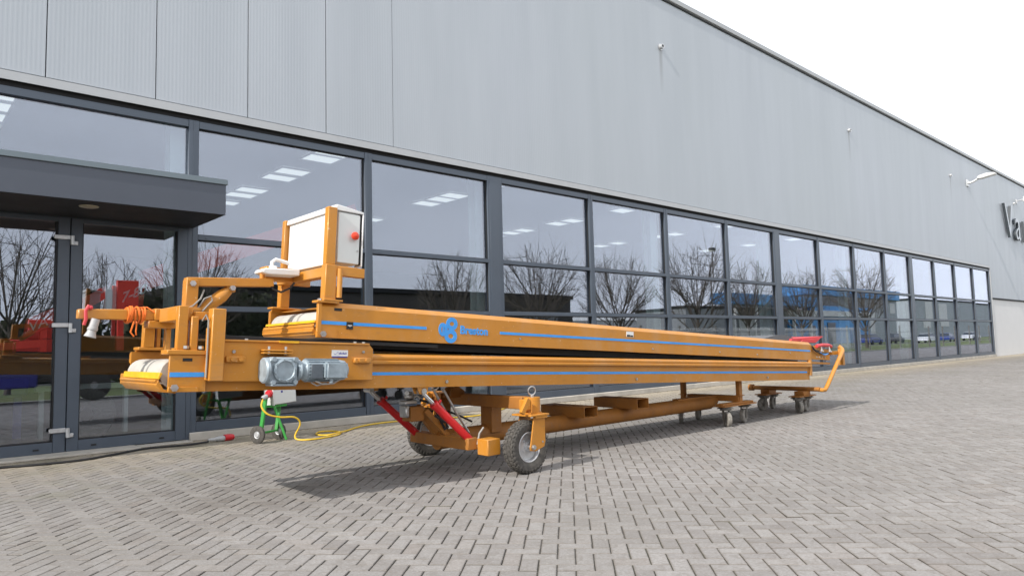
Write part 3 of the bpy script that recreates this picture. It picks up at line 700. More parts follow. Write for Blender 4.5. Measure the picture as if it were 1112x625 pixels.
# motor plate
m_ = MB(LF)
m_.prism([(.35, .07), (1.587, .07), (1.587, .325), (1.55, .362), (.35, .362)], -.585, -.558, .004); m_.box((.345, -.60, .356), (1.545, -.54, .372), .004)
mp = obj('motor_plate', m_, O, K)
for s0, s1 in ((.365, .505), (1.40, 1.555)):
    m_ = MB(LF); m_.box((s0, -.615, .208), (s1, -.586, .252), .006)
    for q in (.3, .72): m_.bolt((s0+(s1-s0)*q, -.615, .23), (0, -1, 0), .016, .014)
    obj('mounting_bracket', m_, O, mp)
m_ = MB(LF); m_.box((.62, -.66, .292), (.85, -.586, .304), .003); m_.box((.62, -.66, .272), (.85, -.586, .284), .003); obj('torque_bracket', m_, O, mp)
b = MB(LF)
for s in (.67, .80): b.bolt((s, -.63, .268), (0, 0, 1), .010, .06)
b.bolt((.425, -.586, .285), (0, -1, 0), .013, .012); b.bolt((1.49, -.586, .30), (0, -1, 0), .012, .012); b.bolt((1.42, -.57, .37), (0, 0, 1), .014, .014); b.bolt((1.50, -.57, .37), (0, 0, 1), .014, .014); b.bolt((.52, -.57, .37), (0, 0, 1), .014, .012)
obj('bolt', b, M['steel'], mp)
y_ = MB(LF); y_.box((.76, -.603, .357), (.92, -.55, .3735), 0); obj('yellow_sticker', y_, M['yellow'], mp)
s_ = MB(LF); s_.box((1.206, -.5885, .262), (1.35, -.5853, .312), 0); st = obj('sticker', s_, M['white'], mp)
s_ = MB(LF); s_.bar((1.222, -.5890, .285), (1.235, -.5890, .275), .006, .001, 0); s_.bar((1.235, -.589, .275), (1.262, -.589, .298), .006, .001, 0)
for q in range(6): s_.box((1.268+q*.012, -.5895, .278), (1.276+q*.012, -.5886, .290+.004*(q % 2)), 0)
obj('sticker_print', s_, M['iblue'], st)
s_ = MB(LF); s_.box((1.21, -.5882, .252), (1.345, -.5855, .2615), 0); obj('sticker_band', s_, M['iblue'], st)
# gearmotor
g_ = MB(LF); g_.prism([(.66, .05), (.84, .05), (.868, .08), (.868, .22), (.84, .248), (.66, .248), (.64, .22), (.64, .08)], -.715, -.589, .010); g_.box((.665, -.725, .035), (.855, -.60, .052), .006)
for zz in (.065, .232):
    for xx in (.672, .842): g_.cyl((xx, -.735, zz), (xx, -.60, zz), .018, 10)
g_.lathe([(0, -.03), (.085, -.03), (.095, -.02), (.095, 0), (0, 0)], (.645, -.655, .150), (1, 0, 0), 24)
gm = obj('gearmotor', g_, M['motor'], K)
g_ = MB(LF); g_.lathe([(0, 0), (.082, 0), (.088, -.010), (.088, -.020), (.072, -.026), (.066, -.018), (.0, -.018)], (.758, -.714, .150), (0, 1, 0), 28)
for q in range(8):
    a = 2*PI*q/8+.2; g_.bolt((.758+.078*math.cos(a), -.735, .150+.078*math.sin(a)), (0, -1, 0), .009, .010)
obj('gear_cover', g_, M['motor'], gm)
g_ = MB(LF); g_.lathe([(0, 0), (.070, 0), (.082, .02), (.062, .045), (.080, .065), (.082, .36), (.076, .40), (.05, .425), (0, .43)], (.868, -.665, .152), (1, 0, 0), 30)
for q in range(22):
    a = 2*PI*q/22; ca, sa = math.cos(a), math.sin(a)
    g_.bar((.945, -.665+.085*ca, .152+.085*sa), (1.21, -.665+.085*ca, .152+.085*sa), .004, .012, 0, (0, ca, sa))
obj('motor_body', g_, M['motor'], gm)
g_ = MB(LF); g_.box((1.06, -.79, .085), (1.245, -.725, .215), .014, 2); g_.box((1.07, -.797, .095), (1.235, -.788, .205), .006)
for xx in (1.075, 1.23):
    for zz in (.10, .20): g_.bolt((xx, -.797, zz), (0, -1, 0), .006, .005)
g_.cyl((1.12, -.76, .085), (1.12, -.76, .055), .014, 10); obj('terminal_box', g_, M['motor'], gm)
g_ = MB(LF); g_.box((.955, -.758, .09), (1.05, -.75, .20), .003); obj('rating_plate', g_, M['motordark'], gm)
g_ = MB(LF); g_.tube([(1.0, -.73, .07), (1.06, -.74, .045), (1.14, -.75, .05), (1.20, -.76, .085)], .006, 6); g_.tube([(.98, -.70, .06), (1.02, -.72, .035), (1.1, -.72, .055)], .006, 6); obj('motor_cable', g_, M['beltmark'], gm)

# ---- upper conveyor
up = MB(UF)
for sg in (-1, 1):
    s0 = 0 if sg < 0 else .035
    prof = [(.50, 0), (.52, 0), (.52, .250), (.478, .292), (.45, .292), (.45, .286), (.474, .284), (.50, .245)]
    up.prism_x([(sg*a, b) for a, b in prof], s0, 8.62)
    up.prism_x([(sg*.50, .0), (sg*.44, .0), (sg*.44, .01), (sg*.50, .01)], .3, 8.5)
up.box((8.55, -.49, .02), (8.58, .49, .27)); up.box((2.0, -.49, .01), (2.05, .49, .06)); up.box((5.0, -.49, .01), (5.05, .49, .06))
u_ = obj('upper_conveyor_frame', up, O, K, None, 18)
n_ = MB(UF); n_.prism([(-.006, .0), (.16, .0), (.16, .072), (-.006, .072)], -.524, -.52, 0); n_.prism([(-.012, .0), (.02, .0), (.02, .28), (-.012, .28)], -.526, -.49, .002); n_.box((-.03, -.545, .280), (.16, -.44, .298), .003); obj('end_plate', n_, O, u_)
n_ = MB(UF); n_.box((.02, .44, .285), (.30, .55, .302), .003)
n_.prism([(.03, .12), (.06, .0), (.30, .0), (.30, .285), (.06, .285), (.03, .26)], .521, .535, .002); obj('end_plate', n_, O, u_)
b = MB(UF)
b.bolt((.035, -.526, .028), (0, -1, 0), .026, .018)
for s, h in ((2.2, .08), (4.4, .05), (5.9, .055), (7.9, .10), (6.9, .05)): b.bolt((s, -.52, h), (0, -1, 0), .011, .008)
b.bolt((.01, -.50, .298), (0, 0, 1), .02, .016); b.bolt((.14, -.50, .298), (0, 0, 1), .02, .016); obj('bolt', b, M['steel'], u_)
s_ = MB(UF); s_.prism([(.022, .108), (1.049, .115), (1.049, .140), (.022, .136)], -.5235, -.5195); s_.prism([(1.93, .113), (8.58, .140), (8.58, .164), (1.93, .139)], -.5235, -.5195); obj('stripe', s_, M['blue'], u_)
s_ = MB(UF); s_.box((.245, -.5285, .078), (.305, -.5240, .138), 0); tgm = obj('black_marker', s_, M['black'], u_)
s_ = MB(UF); s_.box((.255, -.5295, .106), (.295, -.5286, .112), 0); s_.box((.272, -.5295, .098), (.278, -.5286, .105), 0); obj('marker_print', s_, M['white'], tgm)
s_ = MB(UF); s_.box((.13, -.5215, .222), (.20, -.5195, .246), .001); obj('slot', s_, M['black'], u_)
# blue emblem and word on the side
def ring(mb, cx_, cz, rx, rz, wx, y0, y1, n=28):
    a, b2 = [], []
    for i in range(n):
        q = 2*PI*i/n; a.append(((cx_+rx*math.cos(q)), (cz+rz*math.sin(q)))); b2.append((cx_+(rx-wx)*math.cos(q), cz+(rz-wx)*math.sin(q)))
    vs = [[mb._v((p[0], y, p[1])) for p in q] for q in (a, b2) for y in (y0, y1)]
    for i in range(n):
        j = (i+1) % n
        for A, Bq in ((0, 2), (1, 3), (0, 1), (2, 3)): mb.bm.faces.new((vs[A][i], vs[A][j], vs[Bq][j], vs[Bq][i]))
em = MB(UF)
ring(em, 1.335, .182, .066, .060, .040, -.5232, -.5192); ring(em, 1.325, .068, .072, .064, .042, -.5234, -.5194)
ring(em, 1.232, .125, .048, .062, .030, -.5236, -.5196); em.box((1.228, -.5238, .07), (1.244, -.5197, .18), 0); em.box((1.262, -.524, .085), (1.285, -.5198, .175), 0)
bmesh.ops.recalc_face_normals(em.bm, faces=em.bm.faces); obj('emblem', em, M['blue'], u_)
obj('lettering', text_mb('Breston', .105, .002, lambda x, y, z: UF((1.432+x*1.02, -.5215-z, .098+y-x*.004)), .0035), M['blue'], u_)
s_ = MB(UF); s_.box((3.90, -.5235, .175), (4.03, -.5195, .238), 0); st = obj('sticker', s_, M['white'], u_)
s_ = MB(UF); s_.box((3.905, -.5245, .178), (3.965, -.5236, .20), 0); s_.box((3.97, -.5245, .178), (4.02, -.5236, .195), 0); obj('sticker_print', s_, M['dark'], st)
belt(UF, -.0, 8.55, -.495, .40, .122, .100, 'upper_belt')
g_ = MB(UF); g_.prism([(-.02, .140), (-.028, .118), (-.018, .115), (-.004, .135)], -.49, .46, .002); obj('nose_guard', g_, M['yellow'], K)
g_ = MB(UF); g_.prism([(-.024, .112), (-.036, .07), (-.02, .02), (.05, .0), (.05, .012), (-.005, .03), (-.02, .07)], -.49, .50, .002); g_.tube([(-.03, -.49, .09), (-.03, .48, .09)], .010, 8); g_.tube([(-.034, -.49, .05), (-.034, .48, .05)], .010, 8); obj('scraper_tray', g_, O, K)
g_ = MB(UF); g_.box((.12, -.44, .255), (.6, .49, .262), .001); obj('belt_cover', g_, O, K)
# dark carriage rails between the two conveyors
c_ = MB(UF); c_.box((.2, -.40, -.07), (8.4, -.36, -.004), .003); c_.box((.2, .36, -.07), (8.4, .40, -.004), .003); c_.box((-.9, -.50, -.045), (1.2, -.43, -.015), .002); obj('guide_rail', c_, M['black'], K)
# control cabinet on its frame
c_ = MB(UF)
c_.box((.035, -.53, .298), (.135, -.45, .60), .005); c_.box((.04, -.52, .60), (.122, -.455, 1.08), .005)
c_.box((.095, .44, .302), (.18, .52, .60), .005); c_.box((.105, .455, .60), (.165, .515, 1.115), .005)
c_.box((.05, -.45, .50), (.135, .44, .58), .005); c_.box((.135, -.52, .515), (.40, -.455, .595), .005); c_.box((.18, .44, .515), (.38, .50, .59), .005)
c_.cyl((.16, -.535, .33), (.16, -.535, .57), .022, 12)
c_.box((.02, -.55, .298), (.19, -.44, .312), .002); c_.box((-.20, .10, .50), (.05, .22, .56), .005); c_.box((-.25, -.02, .545), (.05, .12, .60), .005)
cf = obj('cabinet_frame', c_, O, K)
c_ = MB(UF); c_.box((.17, .42, 1.03), (.2, .456, 1.07), .003); c_.box((.16, -.3, .595), (.34, -.25, .625), .002); c_.box((.16, .25, .595), (.34, .3, .625), .002); obj('cabinet_feet', c_, M['black'], cf)
c_ = MB(UF); c_.box((.140, -.465, .625), (.345, .43, 1.065), .006)
cb = obj('control_cabinet', c_, M['white'], K)
c_ = MB(UF); c_.prism([(.120, 1.066), (.385, 1.066), (.385, 1.085), (.125, 1.115)], -.495, .45, .004); obj('cabinet_lid', c_, M['white'], cb)
c_ = MB(UF); c_.box((.150, -.49, .628), (.355, -.47, 1.055), .006); cd = obj('cabinet_door', c_, M['cabinet'], cb)
c_ = MB(UF); c_.box((.362, -.485, .63), (.372, -.40, 1.06), .002); obj('door_seal', c_, M['black'], cb)
c_ = MB(UF); c_.box((.374, -.495, .615), (.386, -.38, 1.065), .003); obj('cabinet_edge', c_, M['white'], cb)
c_ = MB(UF); c_.lathe([(0, -.045), (.022, -.043), (.034, -.034), (.034, -.022), (.02, -.018), (.018, 0)], (.295, -.491, .865), (0, 1, 0), 24); obj('emergency_button', c_, M['button'], cd)
c_ = MB(UF); c_.bolt((.335, -.491, .745), (0, -1, 0), .008, .006); obj('door_lock', c_, M['steel'], cd)

# ---- tail of the upper conveyor
t_ = MB(UF)
t_.box((8.62, -.50, .02), (9.35, -.485, .20), .003); t_.box((8.62, .485, .02), (9.35, .50, .20), .003); t_.box((9.3, -.485, .04), (9.36, .485, .10), .004)
t_.box((8.62, -.515, .17), (9.05, -.47, .24), .004); t_.bar((8.55, -.52, .0), (8.55, -.52, -.24), .06, .06); t_.box((8.66, -.48, -.05), (9.4, .48, -.02), .003)
tf = obj('tail_frame', t_, O, K)
t_ = MB(UF); t_.prism([(8.20, .30), (8.30, .285), (9.32, .40), (9.34, .425), (8.22, .335)], -.40, .42, .004); t_.prism([(8.45, .285), (9.0, .30), (9.2, .39), (8.55, .33)], -.43, -.41, .003); obj('hopper_flap', t_, M['redrub'], tf)
t_ = MB(UF); t_.tube([(8.80, -.53, .235), (9.0, -.535, .26), (9.25, -.53, .265), (9.36, -.52, .25)], .030, 8); t_.box((8.85, -.54, .235), (9.32, -.50, .275), .01); obj('red_rubber_lip', t_, M['redrub'], tf)
t_ = MB(UF)
for s in (8.92, 9.22): t_.tube([(s, -.545, .25), (s+.02, -.55, .19), (s+.06, -.545, .17)], .011, 6); t_.tube([(s, -.545, .17), (s+.09, -.545, .16)], .011, 6)
obj('hose', t_, M['white'], tf)
t_ = MB(UF); t_.tube([(8.66, -.53, .20), (8.75, -.545, .15), (8.9, -.55, .12), (9.08, -.55, .13), (9.2, -.55, .12)], .013, 6); t_.tube([(8.64, -.53, .23), (8.72, -.54, .17), (8.84, -.55, .16)], .011, 6); obj('cable', t_, M['black'], tf)
t_ = MB(UF); t_.tube([(8.9, -.545, .13), (9.04, -.555, .10), (9.16, -.55, .125)], .014, 6); obj('blue_hose', t_, M['blue'], tf)
t_ = MB(UF)
pts = [(7.4 + i*.12, .30 + .085*math.sin(PI*i/10)) for i in range(11)]
t_.prism(pts + [(8.6, .292), (7.4, .292)], -.36, .38); obj('grey_tarp', t_, plain('grey_rubber_tarp', (.13, .135, .145, 1), .6), tf)
t_ = MB(UF)
for s in (8.85, 8.95, 9.05, 9.15): t_.bolt((s, -.50, .06), (0, -1, 0), .013, .012)
obj('bolt', t_, M['steel'], tf)

# ---- chassis
c_ = MB()
c_.box((4.13, -5.04, .235), (4.25, -4.08, .345), .006)                       # low cross tube
cx_ = obj('front_cross_tube', c_, D, K)
c_ = MB(); c_.box((4.235, -5.20, .185), (4.39, -5.043, .335), .006); obj('tube_end_block', c_, O, cx_)
c_ = MB(); c_.box((4.69, -5.18, .575), (4.80, -3.70, .695), .006); c_.box((4.78, -4.62, .30), (4.92, -4.44, .575), .006)
c_.box((4.60, -3.98, .40), (4.74, -3.90, .70), .005); c_.prism([(4.55, .66), (4.75, .66), (4.75, .72), (4.66, .78), (4.58, .76)], -4.12, -4.09, .003); c_.prism([(4.55, .66), (4.75, .66), (4.75, .72), (4.66, .78), (4.58, .76)], -4.22, -4.19, .003)
obj('axle_beam', c_, D, K)
c_ = MB(); c_.tube([(4.16, -4.5, .285), (9.02, -4.5, .30), (9.16, -4.5, .33)], .095, 24, True, [.095, .095, .075]); obj('chassis_tube', c_, D, K)
for sx, hh in ((6.08, .44), (7.04, .465)):
    c_ = MB(); w2, d2, q = .115, .062, .007
    z = hh - .02
    c_.box((sx-w2, -4.84, z+d2-q), (sx+w2, -4.14, z+d2), .002); c_.box((sx-w2, -4.84, z-d2), (sx+w2, -4.14, z-d2+q), .002)
    c_.box((sx-w2, -4.84, z-d2+q), (sx-w2+q, -4.14, z+d2-q), .001); c_.box((sx+w2-q, -4.84, z-d2+q), (sx+w2, -4.14, z+d2-q), .001); obj('fork_pocket', c_, D, K)
# winch / lift linkage in the middle of the front
c_ = MB(); c_.box((3.80, -4.60, .50), (3.95, -4.44, .64), .006); c_.bar((3.93, -4.5, .63), (4.18, -4.5, .33), .06, .07); c_.bar((3.95, -4.62, .60), (4.20, -4.64, .33), .03, .05); obj('lift_bracket', c_, D, K)
c_ = MB(); c_.tube([(4.00, -4.68, .80), (4.16, -4.68, .55), (4.30, -4.68, .36)], .012, 8); c_.tube([(4.06, -4.76, .80), (4.22, -4.76, .55), (4.36, -4.76, .36)], .012, 8); c_.tube([(4.30, -4.68, .36), (4.33, -4.72, .335), (4.36, -4.76, .36)], .012, 8)
c_.ball((3.84, -4.50, .735), .045, (1, 1, .8)); c_.box((3.76, -4.56, .66), (3.90, -4.44, .70), .01); c_.cyl((3.78, -4.56, .77), (3.90, -4.46, .75), .022); c_.box((3.755, -4.58, .54), (3.797, -4.46, .655), .01); c_.tube([(3.86, -4.5, .70), (3.92, -4.52, .74), (3.96, -4.54, .70)], .012, 8); obj('linkage', c_, M['steel'], K)
c_ = MB(); c_.tube([(3.9, -4.6, .70), (4.02, -4.64, .66), (4.08, -4.66, .52), (4.15, -4.66, .40)], .012, 8); c_.tube([(4.3, -4.5, .56), (4.42, -4.56, .50), (4.52, -4.62, .44)], .010, 8); c_.tube([(4.0, -4.7, .55), (4.10, -4.72, .48), (4.2, -4.72, .47)], .012, 8); obj('hose', c_, M['black'], K)
# two red hydraulic cylinders
for y0, y1 in ((-4.96, -4.99), (-4.13, -4.15)):
    a, b = (Vector((3.66, y0, .81)), Vector((4.26, y1, .262))) if y0 < -4.5 else (Vector((3.62, y0, .80)), Vector((4.19, y1, .30))); d = b-a
    c_ = MB(); c_.tube([tuple(a + d*.22), tuple(a+d*.96)], .038, 18); c_.tube([tuple(a+d*.22), tuple(a+d*.26)], .044, 18); c_.cyl(tuple(a+d*.28+Vector((.03, 0, .035))), tuple(a+d*.28+Vector((.045, 0, .06))), .014)
    cy = obj('hydraulic_cylinder', c_, M['red'], K)
    c_ = MB(); c_.tube([tuple(a), tuple(a+d*.24)], .020, 12); obj('piston_rod', c_, M['rod'], cy)
    c_ = MB(); c_.cyl(tuple(a+Vector((0, -.06, .0))), tuple(a+Vector((0, .06, .0))), .026); obj('pivot_pin', c_, M['steel'], cy); c_ = MB(); c_.cyl(tuple(b+Vector((0, -.07, 0))), tuple(b+Vector((0, .05, 0))), .024); obj('pivot_pin', c_, M['steel'], cy)
    c_ = MB(); c_.prism([(3.62, .785), (3.70, .785), (3.72, .86), (3.59, .86)], y0-.045, y0-.03, .002); c_.prism([(3.62, .785), (3.70, .785), (3.72, .86), (3.59, .86)], y0+.03, y0+.045, .002); obj('clevis', c_, O, cy)
    c_ = MB(); c_.tube([tuple(b+Vector((-.02, -.05, .02))), tuple(b+Vector((0, -.06, .12))), tuple(b+Vector((.05, -.06, .17)))], .010, 6); obj('hose_end', c_, M['beltmark'], cy)

# front swivel wheels
def big_wheel(x, y, steer):
    fr = Frame(x, y, .245, 0, steer); r, wd = .245, .066
    t_ = MB(fr)
    prof = [(.135, -.046), (.150, -.058), (.185, wd*-1.02), (.220, -wd), (.238, -.050), (.2415, 0), (.238, .050), (.220, wd), (.185, wd*1.02), (.150, .058), (.135, .046)]
    t_.lathe(prof, (0, 0, 0), (0, 1, 0), 48)
    for i in range(34):
        for sg in (-1, 1):
            a = 2*PI*(i + (.5 if sg > 0 else 0))/34
            for rad, y0, y1, ln in ((.2425, .004, .040, .030), (.2405, .040, .060, .024)):
                ca, sa = math.cos(a+.05*(y0 > .02)), math.sin(a+.05*(y0 > .02))
                t_.bar((ca*rad, sg*y0, sa*rad), (ca*(rad-.004*(y1 > .05)), sg*y1, sa*(rad-.006*(y1 > .05))), ln, .010, .001, (ca, 0, sa))
            ca, sa = math.cos(a), math.sin(a); t_.bar((ca*.236, sg*.060, sa*.236), (ca*.208, sg*.068, sa*.208), .018, .008, .001, (0, sg, 0))
    w = MB(fr)
    for sg in (-1, 1):
        w.lathe([(.138, sg*.040), (.145, sg*.052), (.138, sg*.056), (.128, sg*.048), (.118, sg*.022), (.075, sg*.014), (.048, sg*.026), (.040, sg*.05), (.018, sg*.054), (0, sg*.054)], (0, 0, 0), (0, 1, 0), 40)
        for q in range(4):
            a = 2*PI*q/4+.6; w.bolt((.062*math.cos(a), sg*.020, .062*math.sin(a)), (0, sg, 0), .010, .010)
    wh = obj('front_wheel', w, M['rim'], K); obj('tyre', t_, M['rubber'], wh)
    k = MB(fr)
    for sg in (-1, 1):
        k.prism([(-.035, -.03), (.03, -.04), (.15, -.005), (.165, .04), (.165, .285), (.02, .285), (-.03, .03), (-.04, 0)], sg*.088, sg*.102, .002)
    k.box((-.05, -.13, .285), (.20, .13, .302), .003); k.box((.02, -.125, .262), (.18, -.103, .285), .003)
    fk = obj('wheel_fork', k, O, K)
    k = MB(fr); k.cyl((0, -.125, 0), (0, .125, 0), .018, 12); k.bolt((0, -.102, 0), (0, -1, 0), .026, .012); k.bolt((.125, -.102, .04), (0, -1, 0), .010, .005); obj('axle_bolt', k, M['steel'], fk)
    k = MB(fr); k.cyl((.10, 0, .304), (.10, 0, .455), .078, 28); k.cyl((.10, 0, .30), (.10, 0, .315), .09, 28); k.box((-.03, -.05, .34), (.03, .05, .44), .006)
    k.bar((-.03, -.08, .45), (-.12, -.08, .32), .035, .05); sw = obj('swivel_bush', k, O, K)
    k = MB(fr); k.cyl((.10, 0, .455), (.10, 0, .475), .018, 10)
    k.tube([(.10+.05*math.cos(q*PI/8), .0, .515+.04*math.sin(q*PI/8)) for q in range(17)], .006, 6); obj('lifting_eye', k, M['steel'], sw)
big_wheel(4.60, -5.32, 0.03); big_wheel(4.66, -3.66, -.05)

# small double castors
def castor(x, y, ztop, rot, r=.10):
    fr = Frame(x, y, r, 0, rot); h = ztop - r
    k = MB(fr); k.box((-.075, -.075, h-.018), (.075, .075, h), .003); k.cyl((0, 0, h-.05), (0, 0, h-.018), .078, 20); k.box((-.088, -.088, h-.030), (.088, .088, h-.019), .003)
    for sg in (-1, 1): k.prism([(-.055, -.02), (-.02, -.03), (.03, h-.045), (-.03, h-.045)], sg*.038, sg*.044, .001)
    fk = obj('castor', k, M['castormetal'], K)
    k = MB(fr); k.lathe([(.03, -.028), (.093, -.030), (.103, -.020), (.103, .020), (.093, .030), (.03, .028)], (-.04, 0, 0), (0, 1, 0), 30, True)
    w = obj('castor_wheel', k, M['castor'], fk)
    k = MB(fr)
    for sg in (-1, 1):
        k.lathe([(.0, sg*.028), (.026, sg*.028), (.030, sg*.004)], (-.04, 0, 0), (0, 1, 0), 16)
        for q in range(5):
            a = 2*PI*q/5; k.bar((-.04+.028*math.cos(a), sg*.0255, .028*math.sin(a)), (-.04+.07*math.cos(a), sg*.0265, .07*math.sin(a)), .018, .008, .001, (0, 1, 0))
    obj('wheel_hub', k, M['castormetal'], w)
for x, y, rot in ((8.86, -4.87, 1.0), (9.44, -4.82, .25), (8.86, -4.13, .6), (9.41, -4.07, .4)): castor(x, y, .27, rot)
for x, y, rot in ((11.10, -4.83, .9), (11.46, -4.80, .1), (11.24, -4.17, -.3), (11.62, -4.13, .2)): castor(x, y, .25, rot, .095)
c_ = MB()
for y in (-4.86, -4.10):
    c_.box((8.70, y-.10, .272), (9.56, y+.10, .288), .003); c_.box((8.72, y-.06, .289), (9.54, y+.06, .315), .004)
c_.box((9.16, -4.90, .316), (9.28, -4.04, .40), .005); c_.bar((8.2, -4.5, .37), (9.16, -4.5, .365), .10, .07)
for x, y in ((9.22, -4.88), (9.02, -4.08)): c_.box((x-.04, y-.03, .316), (x+.04, y+.03, .62), .004); c_.box((x-.06, y-.05, .40), (x+.06, y+.05, .408), .001)
obj('rear_bogie_frame', c_, D, K)
c_ = MB()
for x, y in ((11.28, -4.82), (11.43, -4.15)):
    c_.box((x-.29, y-.10, .252), (x+.29, y+.10, .268), .003); c_.box((x-.12, y-.08, .269), (x+.12, y+.08, .335), .005)
c_.tube([(11.36, -3.88, .365), (11.36, -5.08, .365)], .036, 14); c_.cyl((11.36, -3.84, .365), (11.36, -3.92, .365), .055, 16)
tb = obj('tail_bogie_frame', c_, D, K)
c_ = MB(); c_.tube([(11.36, -5.02, .365), (11.40, -5.10, .352), (11.47, -5.11, .352), (11.53, -5.11, .385), (11.60, -5.11, .44), (12.26, -5.10, .965), (12.29, -5.08, .995), (12.27, -5.03, 1.045)], .033, 14); c_.box((12.25, -5.10, .72), (12.33, -5.02, 1.0), .005); c_.box((12.0, -5.03, .90), (12.3, -4.0, .96), .005)
obj('bent_tow_tube', c_, O, tb)

# ------------------------------------------------------------------ electric stand and cables
t = thing('power_stand', 'green wheeled stand with a grey distribution box near the window foot', 'power stand', (4.1, -.9, 0))
m_ = MB(); m_.bar((3.91, -1.0, .60), (3.83, -1.03, .13), .055, .03); m_.bar((4.03, -.98, .47), (4.17, -1.06, .012), .05, .03); m_.bar((4.16, -.86, .47), (4.10, -.90, .13), .045, .03); m_.bar((3.80, -1.05, .13), (4.12, -.90, .13), .025, .025); m_.bar((3.91, -.99, .465), (4.22, -.95, .465), .03, .03); m_.bar((4.0, -.97, .455), (4.17, -.86, .455), .03, .03); obj('frame', m_, M['green'], t)
for x, y in ((3.77, -1.07), (4.14, -.88)):
    m_ = MB(); m_.lathe([(.05, -.020), (.095, -.024), (.116, -.013), (.116, .013), (.095, .024), (.05, .020)], (x, y, .116), (.9, .44, 0), 28, True); wv = obj('wheel', m_, M['rubber'], t)
    m_ = MB(); m_.lathe([(0, -.022), (.03, -.022), (.04, -.010), (.060, -.016), (.060, .016), (0, .022)], (x, y, .116), (.9, .44, 0), 24); obj('rim', m_, M['rim'], wv)
fr = Frame(4.0, -1.02, .48, R(-4), R(8))
m_ = MB(fr); m_.box((.02, 0, 0), (.36, .2, .22), .006); m_.box((.0, -.015, -.01), (.018, .21, .23), .004); bx = obj('distribution_box', m_, M['cabinet'], t)
m_ = MB(fr); m_.box((.13, -.004, .15), (.155, -.0005, .175), 0); obj('warning_mark', m_, M['iblue'], bx)
m_ = MB(fr); m_.box((.361, .04, .05), (.39, .14, .11), .006); obj('switch', m_, M['black'], bx)
m_ = MB(); m_.lathe([(0, 0), (.035, 0), (.04, .05), (.05, .055), (.05, .10), (.0, .10)], (3.90, -1.04, .605), (.7, .5, .4), 18); obj('red_socket', m_, M['redplug'], t)
m_ = MB(); m_.lathe([(0, 0), (.03, 0), (.034, .06), (.02, .09)], (3.90, -1.04, .605), (-.8, -.4, -.3), 16); obj('grey_collar', m_, M['greyplug'], t)
t = thing('yellow_cable', 'yellow power cable looping over the pavers from the green stand', 'cable', (4.5, -1.1, 0))
def smooth(P, n=8):
    P = [Vector(p) for p in P]; out = []
    for i in range(len(P)-1):
        a, b, c, d = P[max(i-1, 0)], P[i], P[i+1], P[min(i+2, len(P)-1)]
        for k in range(n):
            q = k/n; out.append(tuple(.5*((2*b) + (c-a)*q + (2*a-5*b+4*c-d)*q*q + (3*b-a-3*c+d)*q**3)))
    out.append(tuple(P[-1])); return out
m_ = MB(); z = .014
m_.tube(smooth([(3.85, -1.06, .58), (3.80, -1.12, .48), (3.86, -1.18, .38), (4.02, -1.2, .33), (4.22, -1.2, .31), (4.30, -1.2, .22), (4.24, -1.17, .06), (4.26, -1.25, z), (4.40, -1.36, z), (4.60, -1.33, z), (4.86, -1.2, z), (5.03, -.95, z), (5.02, -.72, z), (4.85, -.66, z), (4.68, -.92, z), (4.70, -1.2, z+.012), (4.92, -1.12, z+.02), (5.2, -.85, z), (5.5, -.6, z), (5.85, -.42, z), (6.35, -.38, z), (7.06, -.64, z), (7.71, -.78, z), (8.3, -.55, z), (8.8, -.22, z), (9.0, -.085, z)]), .012, 8)
obj('sheath', m_, M['cordyellow'], t)
t = thing('black_cable', 'black cable along the door sill ending in a red and grey plug', 'cable', (2.5, -.6, 0))
m_ = MB(); m_.tube(smooth([(-1, -.55, .016), (.3, -.62, .016), (1.07, -.74, .016), (1.38, -.83, .016), (1.82, -.86, .016), (2.26, -.62, .016), (2.6, -.42, .016), (2.85, -.46, .016), (3.12, -.50, .016), (3.36, -.44, .02)]), .013, 8); obj('sheath', m_, M['black'], t)
m_ = MB(); m_.lathe([(0, 0), (.018, 0), (.024, .10), (.036, .14), (.036, .22), (0, .22)], (3.36, -.44, .04), (1, .12, 0), 16); obj('plug_body', m_, M['greyplug'], t)
m_ = MB(); m_.lathe([(0, 0), (.045, 0), (.045, .09), (.035, .13), (0, .13)], (3.58, -.414, .045), (1, .12, 0), 18); obj('plug_cap', m_, M['redplug'], t)

